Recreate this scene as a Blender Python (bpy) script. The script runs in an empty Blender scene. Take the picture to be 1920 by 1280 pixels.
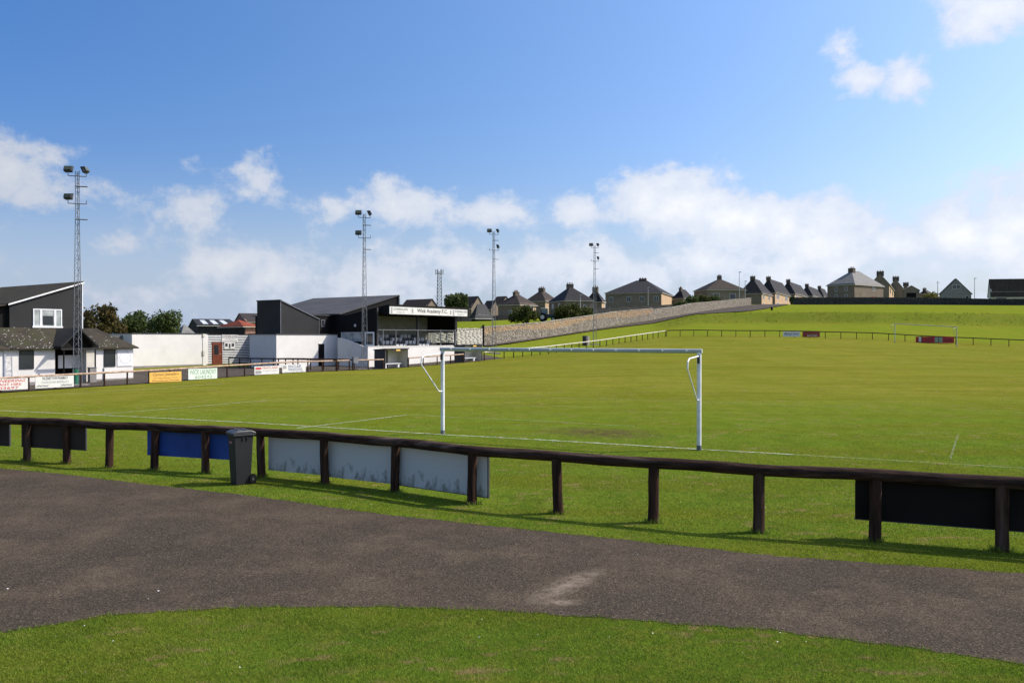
import bpy, math, random
import numpy as np
from mathutils import Vector, Matrix
R = math.radians
random.seed(7); np.random.seed(7)
scene = bpy.context.scene
col = scene.collection

# ------------------------------------------------------------------ camera
F = 1536.0; HY = 632.0; CZ = 2.75          # focal length and horizon in photo pixels, eye height
cam_d = bpy.data.cameras.new('camera'); cam = bpy.data.objects.new('camera', cam_d); col.objects.link(cam)
cam_d.sensor_width = 36; cam_d.lens = 36*F/1920; cam_d.clip_start = 0.1; cam_d.clip_end = 9000
cam.location = (0, 0, CZ); cam.rotation_euler = (R(90)-math.atan((640-HY)/F), 0, 0)
scene.camera = cam

# ------------------------------------------------------------------ light
SUN_AZ = R(9); SUN_EL = R(44)             # azimuth measured from +X towards +Y
sun_d = bpy.data.lights.new('sun', 'SUN'); sun = bpy.data.objects.new('sun', sun_d); col.objects.link(sun)
sun_d.energy = 5.0; sun_d.angle = R(0.5); sun_d.color = (1.0, 0.93, 0.80)
sv = Vector((math.cos(SUN_EL)*math.cos(SUN_AZ), math.cos(SUN_EL)*math.sin(SUN_AZ), math.sin(SUN_EL)))
sun.rotation_euler = sv.to_track_quat('Z', 'Y').to_euler()

w = bpy.data.worlds.new('World'); scene.world = w; w.use_nodes = True
nt = w.node_tree; N = nt.nodes; Lk = nt.links; N.clear()
def wn(t, **k):
    n = N.new(t)
    for a, b in k.items(): setattr(n, a, b)
    return n
def wmath(op, a, b=None, c=None, clamp=False):
    n = N.new('ShaderNodeMath'); n.operation = op; n.use_clamp = clamp
    for i, v in enumerate((a, b, c)):
        if v is None: continue
        if isinstance(v, (int, float)): n.inputs[i].default_value = v
        else: Lk.new(v, n.inputs[i])
    return n.outputs[0]
out = wn('ShaderNodeOutputWorld'); bg = wn('ShaderNodeBackground'); bg.inputs[1].default_value = 0.085
sky = wn('ShaderNodeTexSky'); sky.sky_type = 'NISHITA'; sky.sun_disc = False
sky.sun_elevation = SUN_EL; sky.sun_rotation = R(90)-SUN_AZ
sky.altitude = 0; sky.air_density = 1.1; sky.dust_density = 2.2; sky.ozone_density = 1.6
tc = wn('ShaderNodeTexCoord'); sep = wn('ShaderNodeSeparateXYZ'); Lk.new(tc.outputs['Generated'], sep.inputs[0])
X_, Y_, Z_ = sep.outputs
az = wmath('MULTIPLY', wmath('ARCTAN2', X_, Y_), 57.2958)
el = wmath('MULTIPLY', wmath('ARCSINE', Z_), 57.2958)
# warped noise in azimuth/elevation degrees
comb = wn('ShaderNodeCombineXYZ'); Lk.new(az, comb.inputs[0]); Lk.new(el, comb.inputs[1])
def wnoise(scale, detail, off=0, sy=1.0, rough=0.55):
    mp = wn('ShaderNodeMapping'); mp.inputs['Location'].default_value = (off, off*1.7, off)
    mp.inputs['Scale'].default_value = (1, sy, 1); Lk.new(comb.outputs[0], mp.inputs[0])
    n = wn('ShaderNodeTexNoise'); n.inputs['Scale'].default_value = scale; n.inputs['Detail'].default_value = detail
    n.inputs['Roughness'].default_value = rough; Lk.new(mp.outputs[0], n.inputs['Vector']); return n.outputs[0]
n_big = wnoise(0.30, 9, 3.1, 1.25, 0.60); n_fine = wnoise(1.1, 6, 11.3, 1.2, 0.6)
# clouds: (px, py, rx, ry, strength) of soft lobes, as directions in the sky
CL = [(1205,372,66,42,1.25),(1285,385,95,56,1.3),(1365,415,100,52,1.25),(1480,425,75,50,1.15),(1535,455,100,72,1.25),(1455,470,100,34,.6),
      (1700,455,75,34,1.1),(1800,440,95,52,1.2),(1900,425,100,80,1.25),(1960,480,120,60,1.0),(1750,490,240,34,.6),
      (1576,98,30,34,.85),(1610,148,62,24,.8),(1705,150,50,32,.9),(1868,10,100,58,1.0),
      (650,385,110,26,.6),(770,385,90,38,.95),(760,420,40,24,.5),(940,400,85,27,.8),(1072,396,52,30,.9),
      (30,325,100,56,.85),(120,352,100,34,.6),(370,390,62,60,.72),(490,345,50,42,.68),(235,455,42,38,.62),(430,495,100,34,.9),(500,525,120,48,.9),
      (700,515,170,52,.85),(880,505,150,46,.75),(1060,500,130,40,.8),(1110,470,50,45,.8),(1320,490,95,42,.85),(1230,520,160,44,.7),(1480,520,220,44,.75),(850,450,36,20,.5),
      (150,545,300,34,.3),(560,575,420,30,.4),(1450,565,560,40,.6),(330,450,100,40,.35),(-200,400,160,70,.9),(2150,470,200,80,.9)]
dens = None
for (px, py, rx, ry, s) in CL:
    u = (px-960)/F; v = (HY-py)/F; a = math.degrees(math.atan(u)); e = math.degrees(math.atan(v/math.hypot(1, u)))
    ra = math.degrees(math.atan((px+rx-960)/F)) - a; re = ry/F*57.3/math.hypot(1, u)
    m = wn('ShaderNodeVectorMath', operation='MULTIPLY_ADD'); Lk.new(comb.outputs[0], m.inputs[0])
    m.inputs[1].default_value = (1/ra, 1/re, 0); m.inputs[2].default_value = (-a/ra, -e/re, 0)
    l = wn('ShaderNodeVectorMath', operation='LENGTH'); Lk.new(m.outputs[0], l.inputs[0])
    d = wmath('MULTIPLY_ADD', l.outputs['Value'], -0.55*s, s)
    dens = d if dens is None else wmath('SMOOTH_MAX', dens, d, 0.12)
# away from the photographed part of the sky the same kind of cloud goes on
off = wmath('GREATER_THAN', wmath('ABSOLUTE', az), 40.0)
gen = wmath('MULTIPLY_ADD', wnoise(0.07, 5, 40, 2.2), 2.6, -0.85)
gen = wmath('SUBTRACT', gen, wmath('MULTIPLY', wmath('MAXIMUM', wmath('SUBTRACT', el, 12.0), 0.0), 0.03))
wide = wn('ShaderNodeMapRange'); wide.inputs[1].default_value = 36; wide.inputs[2].default_value = 46; Lk.new(wmath('ABSOLUTE', az), wide.inputs[0])
gen = wmath('ADD', gen, wmath('MULTIPLY_ADD', wide.outputs[0], 1.0, -1.0))
dens = wmath('MAXIMUM', dens, gen)
nn = wmath('ADD', wmath('MULTIPLY_ADD', n_big, 1.9, -0.95), wmath('MULTIPLY_ADD', n_fine, 0.55, -0.275))
dd = wmath('ADD', dens, nn)
mr = wn('ShaderNodeMapRange'); mr.interpolation_type = 'SMOOTHSTEP'; mr.inputs[1].default_value = 0.16; mr.inputs[2].default_value = 0.66
Lk.new(dd, mr.inputs[0]); mask = wmath('MULTIPLY', mr.outputs[0], 0.93)
# thin veil low over the horizon
vl = wn('ShaderNodeMapRange'); vl.interpolation_type = 'SMOOTHSTEP'; vl.inputs[1].default_value = 12; vl.inputs[2].default_value = -1; vl.inputs[3].default_value = 0; vl.inputs[4].default_value = 0.75
Lk.new(el, vl.inputs[0])
cr = wn('ShaderNodeMapRange'); cr.inputs[1].default_value = 0.5; cr.inputs[2].default_value = 1.5; Lk.new(dd, cr.inputs[0])
cc = wn('ShaderNodeMix', data_type='RGBA'); cc.inputs[6].default_value = (8.0, 8.8, 10.4, 1); cc.inputs[7].default_value = (11.6, 11.6, 11.7, 1)
Lk.new(cr.outputs[0], cc.inputs[0])
hsv = wn('ShaderNodeHueSaturation'); hsv.inputs['Saturation'].default_value = 1.5; Lk.new(sky.outputs[0], hsv.inputs['Color'])
tint = wn('ShaderNodeVectorMath', operation='MULTIPLY'); Lk.new(hsv.outputs[0], tint.inputs[0]); tint.inputs[1].default_value = (1.14, 1.12, 1.50)
dp = wn('ShaderNodeVectorMath', operation='DOT_PRODUCT'); Lk.new(tc.outputs['Generated'], dp.inputs[0]); dp.inputs[1].default_value = tuple(sv)
glow = wmath('POWER', wmath('MAXIMUM', wmath('ADD', dp.outputs['Value'], 0.35), 0.0), 1.4)
gs = wn('ShaderNodeVectorMath', operation='SCALE'); Lk.new(tint.outputs[0], gs.inputs[0]); Lk.new(wmath('MULTIPLY_ADD', glow, 0.44, 1.08), gs.inputs['Scale'])
ga = wn('ShaderNodeVectorMath', operation='MULTIPLY_ADD'); ga.inputs[0].default_value = (1.7, 2.0, 0.7); Lk.new(glow, ga.inputs[1]); Lk.new(gs.outputs[0], ga.inputs[2])
azr = wn('ShaderNodeMapRange'); azr.inputs[1].default_value = -40; azr.inputs[2].default_value = 15; azr.inputs[3].default_value = 0.72; azr.inputs[4].default_value = 1.0; Lk.new(az, azr.inputs[0])
ccs = wn('ShaderNodeVectorMath', operation='SCALE'); Lk.new(cc.outputs[2], ccs.inputs[0]); Lk.new(azr.outputs[0], ccs.inputs['Scale'])
mx = wn('ShaderNodeMix', data_type='RGBA'); Lk.new(mask, mx.inputs[0]); mv = wn('ShaderNodeMix', data_type='RGBA'); Lk.new(vl.outputs[0], mv.inputs[0]); Lk.new(ga.outputs[0], mv.inputs[6]); mv.inputs[7].default_value = (5.9, 7.4, 10.0, 1); Lk.new(mv.outputs[2], mx.inputs[6]); Lk.new(ccs.outputs[0], mx.inputs[7])
Lk.new(mx.outputs[2], bg.inputs[0]); Lk.new(bg.outputs[0], out.inputs[0])
w.cycles.sampling_method = 'MANUAL'; w.cycles.sample_map_resolution = 512

vs = scene.view_settings; vs.view_transform = 'Standard'; vs.look = 'None'; vs.exposure = 0.1; vs.gamma = 1; vs.use_curve_mapping = False
scene.render.engine = 'CYCLES'

# ------------------------------------------------------------------ helpers
class MB:
    def __init__(s): s.v = []; s.f = []
    def add(s, vs_, fs): n = len(s.v); s.v += [tuple(p) for p in vs_]; s.f += [tuple(i+n for i in f) for f in fs]; return s
    def box(s, x0, y0, z0, x1, y1, z1):
        return s.add([(x0,y0,z0),(x1,y0,z0),(x1,y1,z0),(x0,y1,z0),(x0,y0,z1),(x1,y0,z1),(x1,y1,z1),(x0,y1,z1)],
                     [(0,3,2,1),(4,5,6,7),(0,1,5,4),(1,2,6,5),(2,3,7,6),(3,0,4,7)])
    def bar(s, a, b, w_, h_=None):
        h_ = h_ or w_; a = Vector(a); b = Vector(b); d = (b-a).normalized()
        up = Vector((0,0,1)) if abs(d.z) < .95 else Vector((1,0,0)); sd = d.cross(up).normalized(); u = sd.cross(d)
        p = [q+sd*i*w_/2+u*j*h_/2 for q in (a,b) for i,j in ((-1,-1),(1,-1),(1,1),(-1,1))]
        return s.add(p, [(0,3,2,1),(4,5,6,7),(0,1,5,4),(1,2,6,5),(2,3,7,6),(3,0,4,7)])
    def cyl(s, a, b, r0, r1=None, n=10, cap=True):
        r1 = r0 if r1 is None else r1; a = Vector(a); b = Vector(b); d = (b-a).normalized()
        up = Vector((0,0,1)) if abs(d.z) < .95 else Vector((1,0,0)); sd = d.cross(up).normalized(); u = sd.cross(d)
        ps = []
        for q, r in ((a,r0),(b,r1)):
            for k in range(n): t = 2*math.pi*k/n; ps.append(q+sd*math.cos(t)*r+u*math.sin(t)*r)
        fs = [(k,(k+1)%n,n+(k+1)%n,n+k) for k in range(n)]
        if cap: fs += [tuple(range(n))[::-1], tuple(range(n,2*n))]
        return s.add(ps, fs)
    def tube(s, pts, r, n=8):
        for a, b in zip(pts, pts[1:]): s.cyl(a, b, r, r, n)
        return s
    def prism(s, poly, axis, a, b):       # poly of 2D points extruded along an axis: 'x' -> poly=(y,z); 'y' -> (x,z); 'z' -> (x,y)
        def P(p, t): return {'x':(t,p[0],p[1]),'y':(p[0],t,p[1]),'z':(p[0],p[1],t)}[axis]
        n = len(poly); vs_ = [P(p,a) for p in poly]+[P(p,b) for p in poly]
        return s.add(vs_, [tuple(range(n))[::-1], tuple(range(n,2*n))]+[(k,(k+1)%n,n+(k+1)%n,n+k) for k in range(n)])
    def build(s, name, mat_, parent=None, loc=None, rot=None, smooth=False, bevel=0):
        me = bpy.data.meshes.new(name); me.from_pydata(s.v, [], s.f); me.materials.append(mat_)
        import bmesh
        bm = bmesh.new(); bm.from_mesh(me); bmesh.ops.recalc_face_normals(bm, faces=bm.faces)
        if bevel: bmesh.ops.bevel(bm, geom=bm.edges[:], offset=bevel, segments=1, affect='EDGES')
        bm.to_mesh(me); bm.free()
        if smooth:
            for p in me.polygons: p.use_smooth = True
            me.set_sharp_from_angle(angle=R(38))
        o = bpy.data.objects.new(name, me); col.objects.link(o)
        if parent: o.parent = parent
        if loc is not None: o.location = loc
        if rot is not None: o.rotation_euler = rot
        return o
def tag(o, label=None, cat=None, group=None, kind=None):
    if label: o['label'] = label
    if cat: o['category'] = cat
    if group: o['group'] = group
    if kind: o['kind'] = kind
    return o
def thing(name, label, cat, loc, rz=0, group=None):
    o = bpy.data.objects.new(name, None); col.objects.link(o); o.location = loc; o.rotation_euler = (0,0,rz); o.empty_display_size = .3
    return tag(o, label, cat, group)
def struct(o): o['kind'] = 'structure'; return o
def dup(o, parent=None, **k):
    c = o.copy(); col.objects.link(c)
    if parent: c.parent = parent
    for ch in [q for q in col.objects if q.parent == o]: dup(ch, c)
    return c
def clone(proto, name, parent, loc, rot=None, scale=None, mat_=None):
    c = proto.copy(); c.name = name
    col.objects.link(c); c.parent = parent; c.location = loc
    if rot is not None: c.rotation_euler = rot
    if scale is not None: c.scale = scale
    return c

def mat(name, c1, c2=None, scale=3.0, rough=0.8, bump=0.0, bscale=None, spec=0.3, detail=5, metal=0, stretch=(1,1,1), contrast=(0.35,0.65), tex=None, c3=None, s3=0.3, t3=(.6,.75), obj=False):
    m = bpy.data.materials.new(name); m.use_nodes = True; t = m.node_tree; b = t.nodes['Principled BSDF']
    b.inputs['Roughness'].default_value = rough; b.inputs['Specular IOR Level'].default_value = spec*(.35 if rough > .65 else 1); b.inputs['Metallic'].default_value = metal
    if c2 is None: c2 = tuple(min(1, x*0.82) for x in c1)
    g = t.nodes.new('ShaderNodeTexCoord') if obj else t.nodes.new('ShaderNodeNewGeometry')
    src = g.outputs['Object'] if obj else g.outputs['Position']
    mp = t.nodes.new('ShaderNodeMapping'); mp.inputs['Scale'].default_value = stretch; t.links.new(src, mp.inputs[0])
    if tex is not None: mp.vector_type = 'TEXTURE'; mp.inputs['Rotation'].default_value = (0,0,tex)
    n = t.nodes.new('ShaderNodeTexNoise'); n.inputs['Scale'].default_value = scale; n.inputs['Detail'].default_value = detail; t.links.new(mp.outputs[0], n.inputs['Vector'])
    r = t.nodes.new('ShaderNodeMapRange'); r.inputs[1].default_value, r.inputs[2].default_value = contrast; t.links.new(n.outputs[0], r.inputs[0])
    x = t.nodes.new('ShaderNodeMix'); x.data_type = 'RGBA'; x.inputs[6].default_value = (*c1,1); x.inputs[7].default_value = (*c2,1); t.links.new(r.outputs[0], x.inputs[0])
    c = x.outputs[2]
    if c3:
        n3 = t.nodes.new('ShaderNodeTexNoise'); n3.inputs['Scale'].default_value = s3; n3.inputs['Detail'].default_value = 6; t.links.new(mp.outputs[0], n3.inputs['Vector'])
        r3 = t.nodes.new('ShaderNodeMapRange'); r3.inputs[1].default_value, r3.inputs[2].default_value = t3; t.links.new(n3.outputs[0], r3.inputs[0])
        x3 = t.nodes.new('ShaderNodeMix'); x3.data_type = 'RGBA'; t.links.new(c, x3.inputs[6]); x3.inputs[7].default_value = (*c3,1); t.links.new(r3.outputs[0], x3.inputs[0]); c = x3.outputs[2]
    t.links.new(c, b.inputs['Base Color'])
    if bump:
        nb = t.nodes.new('ShaderNodeTexNoise'); nb.inputs['Scale'].default_value = bscale or scale*4; nb.inputs['Detail'].default_value = 4; t.links.new(mp.outputs[0], nb.inputs['Vector'])
        bp = t.nodes.new('ShaderNodeBump'); bp.inputs['Strength'].default_value = bump; bp.inputs['Distance'].default_value = 0.02
        t.links.new(nb.outputs[0], bp.inputs['Height']); t.links.new(bp.outputs[0], b.inputs['Normal'])
    return m

# ------------------------------------------------------------------ terrain: columns (photo x) with the same nine breaks of slope (distance, height)
COLS = [
 (-1600,[(20,0),(60,-.4),(70,-.4),(90,-.4),(110,-.3),(150,0),(160,0),(200,.5),(400,2),(3000,3)]),
 (0,  [(20,0),(38,-.28),(47,-.41),(60,-.4),(75,-.3),(100,-.2),(105,-.2),(150,0),(400,2),(3000,5)]),
 (300,[(20,0),(40,-.15),(54,-.26),(65,-.2),(80,-.05),(100,0),(105,0),(150,.3),(400,3),(3000,6)]),
 (550,[(20,0),(45,-.03),(63,0),(70,0),(85,0),(110,.5),(115,.6),(160,2),(400,5),(3000,8)]),
 (730,[(20,0),(50,.0),(72,-.05),(78,0),(88,.1),(115,2),(125,3.2),(150,5),(400,8),(3000,10)]),
 (850,[(20,0),(55,.05),(81,.18),(85,.3),(92,.8),(104,1.5),(110,3.0),(140,5.4),(400,9),(3000,10)]),
 (911,[(20,0),(55,.15),(84,.34),(90,1.0),(98,1.45),(105,1.59),(112,3.4),(140,5.5),(400,9),(3000,10)]),
 (1025,[(20,0),(60,.3),(94,.8),(103,1.3),(112,2.1),(120,2.75),(127,4.2),(160,6.5),(400,10),(3000,11)]),
 (1125,[(20,0),(65,.4),(104,1.46),(114,2.3),(125,3.3),(135,4.1),(142,5.6),(180,8),(400,11),(3000,12)]),
 (1225,[(20,0),(70,.55),(119,2.6),(130,3.7),(142,4.9),(152,5.9),(159,7.2),(200,9.5),(400,12),(3000,12)]),
 (1300,[(20,0),(72,.6),(118,2.8),(136,5.0),(143,6.6),(170,7.7),(177,9),(220,10.5),(400,12),(3000,12)]),
 (1400,[(20,0),(74,.6),(115.5,2.75),(136,5.05),(143,7.1),(200,10.4),(207,11),(240,11.5),(400,12),(3000,12)]),
 (1450,[(20,0),(74,.6),(114,2.75),(135,5.0),(141,7.06),(200,10.6),(207,11),(240,11.5),(400,12),(3000,12)]),
 (1640,[(20,0),(75,.6),(110,2.4),(128,4.9),(134,6.85),(200,10.7),(207,11),(240,11.5),(400,12),(3000,12)]),
 (1736,[(20,0),(75,.55),(107,1.95),(127,4.7),(133,6.75),(200,10.6),(207,11),(240,11.5),(400,12),(3000,12)]),
 (1920,[(20,0),(75,.5),(103,1.48),(125,4.3),(132,6.5),(190,10.1),(197,10.3),(240,11),(400,12),(3000,12)]),
 (3000,[(20,0),(50,.3),(75,.8),(95,2.8),(101,4.5),(150,8),(157,8),(240,9),(400,10),(3000,10)])]
CU = np.array([(c[0]-960)/F for c in COLS]); CY = np.array([[p[0] for p in c[1]] for c in COLS]); CZs = np.array([[p[1] for p in c[1]] for c in COLS])
NF = CY.shape[1]
def terrain(x, y, feat=False):
    x = np.atleast_1d(np.asarray(x, float)); y = np.atleast_1d(np.asarray(y, float))
    yy = np.maximum(y, 1.0); u = np.clip(x/yy, CU[0], CU[-1])
    YF = [np.interp(u, CU, CY[:,k]) for k in range(NF)]; ZF = [np.interp(u, CU, CZs[:,k]) for k in range(NF)]
    z = np.where(yy > YF[-1], ZF[-1], 0.0); ph = np.zeros_like(yy)
    for k in range(NF-1):
        t = (yy-YF[k])/(YF[k+1]-YF[k]); inn = (t >= 0) & (t < 1)
        z = np.where(inn, ZF[k]+(ZF[k+1]-ZF[k])*t, z); ph = np.where(inn, k+t, ph)
    if feat: return z, ph, u
    return z
def T(x, y): return float(terrain(x, y)[0])
def ux(px): return (px-960)/F
def P(px, py, Y): return Vector((ux(px)*Y, Y, CZ-(py-HY)/F*Y))
def G(px, Y, dz=0): return Vector((ux(px)*Y, Y, T(ux(px)*Y, Y)+dz))
def Pg(px, py):                      # where the sight line meets the ground
    lo = 3.0
    Y = lo
    while Y < 400:
        z = CZ-(py-HY)/F*Y
        if z <= T(ux(px)*Y, Y): break
        Y += 0.1 if Y < 60 else .25
    return Vector((ux(px)*Y, Y, T(ux(px)*Y, Y)))

# ------------------------------------------------------------------ grass material
def grass_color(t, ground=True):
    nd = t.nodes; ln = t.links
    g = nd.new('ShaderNodeNewGeometry'); pos = g.outputs['Position']
    def noise(s, det=5, st=(1,1,1), ro=.55):
        mp = nd.new('ShaderNodeMapping'); mp.inputs['Scale'].default_value = st; ln.new(pos, mp.inputs[0])
        n = nd.new('ShaderNodeTexNoise'); n.inputs['Scale'].default_value = s; n.inputs['Detail'].default_value = det; n.inputs['Roughness'].default_value = ro
        ln.new(mp.outputs[0], n.inputs['Vector']); return n.outputs[0]
    def mr_(v, a, b, c=0, d=1, sm=False):
        n = nd.new('ShaderNodeMapRange'); n.inputs[1].default_value = a; n.inputs[2].default_value = b; n.inputs[3].default_value = c; n.inputs[4].default_value = d
        if sm: n.interpolation_type = 'SMOOTHSTEP'
        ln.new(v, n.inputs[0]); return n.outputs[0]
    def mix(f, a, b):
        n = nd.new('ShaderNodeMix'); n.data_type = 'RGBA'
        if isinstance(f, float): n.inputs[0].default_value = f
        else: ln.new(f, n.inputs[0])
        for i, v in ((6,a),(7,b)):
            if isinstance(v, tuple): n.inputs[i].default_value = (*v,1)
            else: ln.new(v, n.inputs[i])
        return n.outputs[2]
    def mth(op, a, b):
        n = nd.new('ShaderNodeMath'); n.operation = op
        for i, v in enumerate((a,b)):
            if isinstance(v, (int,float)): n.inputs[i].default_value = v
            else: ln.new(v, n.inputs[i])
        return n.outputs[0]
    green = mix(mr_(noise(1.3, 6), .35, .65), (.116,.168,.017), (.086,.138,.013))
    yel = mix(mr_(noise(.5, 6), .35, .65), (.190,.184,.025), (.160,.165,.021))
    sp = nd.new('ShaderNodeSeparateXYZ'); ln.new(pos, sp.inputs[0])
    # drier turf in the middle of the pitch, greener near the camera
    dist = mr_(sp.outputs[1], 21, 42, 0, 1, True)
    rr = mth('MULTIPLY', dist, mr_(noise(.06, 4), .25, .6, .55, 1.0))
    base = mix(rr, green, yel)
    base = mix(mr_(noise(.25, 5, (1,.35,1)), .50, .68, 0, .45), base, (.121,.131,.011))
    base = mix(mr_(noise(9, 5), .52, .72, 0, .35), base, (.187,.176,.027))
    # mowing and wear streaks lying across the pitch
    mp = nd.new('ShaderNodeMapping'); mp.inputs['Rotation'].default_value = (0,0,R(32)); mp.inputs['Scale'].default_value = (.09,.8,1); ln.new(pos, mp.inputs[0])
    ns = nd.new('ShaderNodeTexNoise'); ns.inputs['Scale'].default_value = .9; ns.inputs['Detail'].default_value = 5; ln.new(mp.outputs[0], ns.inputs['Vector'])
    base = mix(mr_(ns.outputs[0], .46, .62, 0, .55), base, (.117,.126,.012))
    base = mix(mth('MULTIPLY', mr_(noise(3.2, 7, (1,1.5,1), .65), .48, .70, 0, .75), mr_(sp.outputs[1], 30, 12)), base, (.155,.158,.025))
    base = mix(mth('MULTIPLY', mr_(noise(1.1, 7, (.8,1.6,1), .6), .52, .68, 0, .6), mr_(sp.outputs[1], 34, 12)), base, (.078,.115,.011))
    # brown dead tufts
    dead = mth('MULTIPLY', mr_(noise(2.6, 8, (.8,1.8,1), .66), .55, .64, 0, .9), mr_(noise(.55, 3), .45, .56))
    base = mix(dead, base, (.22,.165,.07))
    # worn goalmouth
    gm = Pg(1128, 812)
    vm = nd.new('ShaderNodeVectorMath'); vm.operation = 'SUBTRACT'; ln.new(pos, vm.inputs[0]); vm.inputs[1].default_value = (gm.x, gm.y, gm.z)
    vr = nd.new('ShaderNodeVectorRotate'); vr.rotation_type = 'Z_AXIS'; vr.inputs['Angle'].default_value = R(27); ln.new(vm.outputs[0], vr.inputs[0])
    v2 = nd.new('ShaderNodeVectorMath'); v2.operation = 'MULTIPLY'; ln.new(vr.outputs[0], v2.inputs[0]); v2.inputs[1].default_value = (.62,.9,0)
    vl_ = nd.new('ShaderNodeVectorMath'); vl_.operation = 'LENGTH'; ln.new(v2.outputs[0], vl_.inputs[0])
    wm = mth('MULTIPLY', mr_(vl_.outputs['Value'], 1.35, .3), mr_(noise(3.0, 8, (1,1,1), .7), .38, .52, 0, 1.0))
    base = mix(wm, base, (.092,.074,.032))
    if ground:
        at = nd.new('ShaderNodeAttribute'); at.attribute_name = 'rough'
        rc = mix(mr_(noise(.7, 8, (1,1,3), .65), .3, .7), (.092,.112,.017), (.120,.124,.026))
        rc = mix(mr_(noise(.22, 6), .5, .62), rc, (.078,.108,.013))
        base = mix(at.outputs['Fac'], base, rc)
        at2 = nd.new('ShaderNodeAttribute'); at2.attribute_name = 'lush'
        base = mix(at2.outputs['Fac'], base, mix(mr_(noise(.3, 5), .35, .65), (.135,.188,.015), (.172,.192,.020)))
    return base
m_ground = bpy.data.materials.new('grass_ground'); m_ground.use_nodes = True; t = m_ground.node_tree; b = t.nodes['Principled BSDF']
t.links.new(grass_color(t), b.inputs['Base Color']); b.inputs['Roughness'].default_value = 1; b.inputs['Specular IOR Level'].default_value = 0
g_ = t.nodes.new('ShaderNodeNewGeometry'); nb = t.nodes.new('ShaderNodeTexNoise'); nb.inputs['Scale'].default_value = 14; nb.inputs['Detail'].default_value = 8; nb.inputs['Roughness'].default_value = .7
t.links.new(g_.outputs['Position'], nb.inputs['Vector']); bp = t.nodes.new('ShaderNodeBump'); bp.inputs['Strength'].default_value = .9; bp.inputs['Distance'].default_value = .06
nb2 = t.nodes.new('ShaderNodeTexNoise'); nb2.inputs['Scale'].default_value = 1.1; nb2.inputs['Detail'].default_value = 6; t.links.new(g_.outputs['Position'], nb2.inputs['Vector'])
bp2 = t.nodes.new('ShaderNodeBump'); bp2.inputs['Strength'].default_value = .35; bp2.inputs['Distance'].default_value = .25
t.links.new(nb2.outputs[0], bp2.inputs['Height']); t.links.new(bp2.outputs[0], bp.inputs['Normal'])
t.links.new(nb.outputs[0], bp.inputs['Height']); t.links.new(bp.outputs[0], b.inputs['Normal'])
m_blade = bpy.data.materials.new('grass_blades'); m_blade.use_nodes = True; t = m_blade.node_tree; b = t.nodes['Principled BSDF']
gc = grass_color(t, False)
at = t.nodes.new('ShaderNodeAttribute'); at.attribute_name = 'tone'
hs = t.nodes.new('ShaderNodeHueSaturation'); t.links.new(gc, hs.inputs['Color'])
mrv = t.nodes.new('ShaderNodeMapRange'); mrv.inputs[3].default_value = 1.05; mrv.inputs[4].default_value = 2.0; t.links.new(at.outputs['Fac'], mrv.inputs[0]); t.links.new(mrv.outputs[0], hs.inputs['Value'])
mrh = t.nodes.new('ShaderNodeMapRange'); mrh.inputs[3].default_value = .515; mrh.inputs[4].default_value = .495; t.links.new(at.outputs['Fac'], mrh.inputs[0]); t.links.new(mrh.outputs[0], hs.inputs['Hue'])
t.links.new(hs.outputs[0], b.inputs['Base Color']); b.inputs['Roughness'].default_value = .75; b.inputs['Specular IOR Level'].default_value = .25
tr = t.nodes.new('ShaderNodeBsdfTranslucent'); t.links.new(hs.outputs[0], tr.inputs[0]); ms = t.nodes.new('ShaderNodeMixShader'); ms.inputs[0].default_value = .35
t.links.new(b.outputs[0], ms.inputs[1]); t.links.new(tr.outputs[0], ms.inputs[2]); t.links.new(ms.outputs[0], t.nodes['Material Output'].inputs[0])

# ground mesh
def axis_pts(lo, hi, step, far, grow=1.25):
    a = list(np.arange(lo, hi+step/2, step)); s = step; p = hi
    while p < far: s *= grow; p += s; a.append(p)
    s = step; p = lo
    while p > -far: s *= grow; p -= s; a.insert(0, p)
    return np.array(a)
gx = axis_pts(-105, 150, 1.25, 5000); gy = axis_pts(-10, 245, 1.0, 5000)
GX, GY = np.meshgrid(gx, gy); zz, ph, uu = terrain(GX.ravel(), GY.ravel(), True)
nx, ny = len(gx), len(gy)
rs = np.random.RandomState(3)
inbank = (ph > 3.0) & (ph < 4.1) & (uu > ux(1235))
zz = zz + np.where(inbank, rs.uniform(-.03, .04, zz.shape), 0)
co = np.stack([GX.ravel(), GY.ravel(), zz], 1)
idx = np.arange(nx*ny).reshape(ny, nx); q = np.stack([idx[:-1,:-1], idx[:-1,1:], idx[1:,1:], idx[1:,:-1]], -1).reshape(-1, 4)
me = bpy.data.meshes.new('ground'); me.vertices.add(len(co)); me.vertices.foreach_set('co', co.ravel().astype(np.float32))
me.loops.add(q.size); me.loops.foreach_set('vertex_index', q.ravel().astype(np.int32)); me.polygons.add(len(q))
me.polygons.foreach_set('loop_start', np.arange(0, q.size, 4, dtype=np.int32)); me.update(calc_edges=True)
rough = .95*np.clip(np.minimum((ph-2.95)*2.5, (4.05-ph)*9), 0, 1)*np.clip((uu-ux(1225))*20, 0, 1)
lush = np.clip((ph-2.05)*6, 0, 1)*np.where(uu > ux(820), 1, 0)*np.where((ph > 2.9) & (ph < 4) & (uu > ux(1235)), .6, 1)
for nm, arr in (('rough', rough), ('lush', lush*.8)):
    a_ = me.attributes.new(nm, 'FLOAT', 'POINT'); a_.data.foreach_set('value', arr.astype(np.float32))
me.materials.append(m_ground); me.polygons.foreach_set('use_smooth', np.ones(len(q), dtype=bool))
ground = bpy.data.objects.new('grass_ground', me); col.objects.link(ground); struct(ground)

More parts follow.
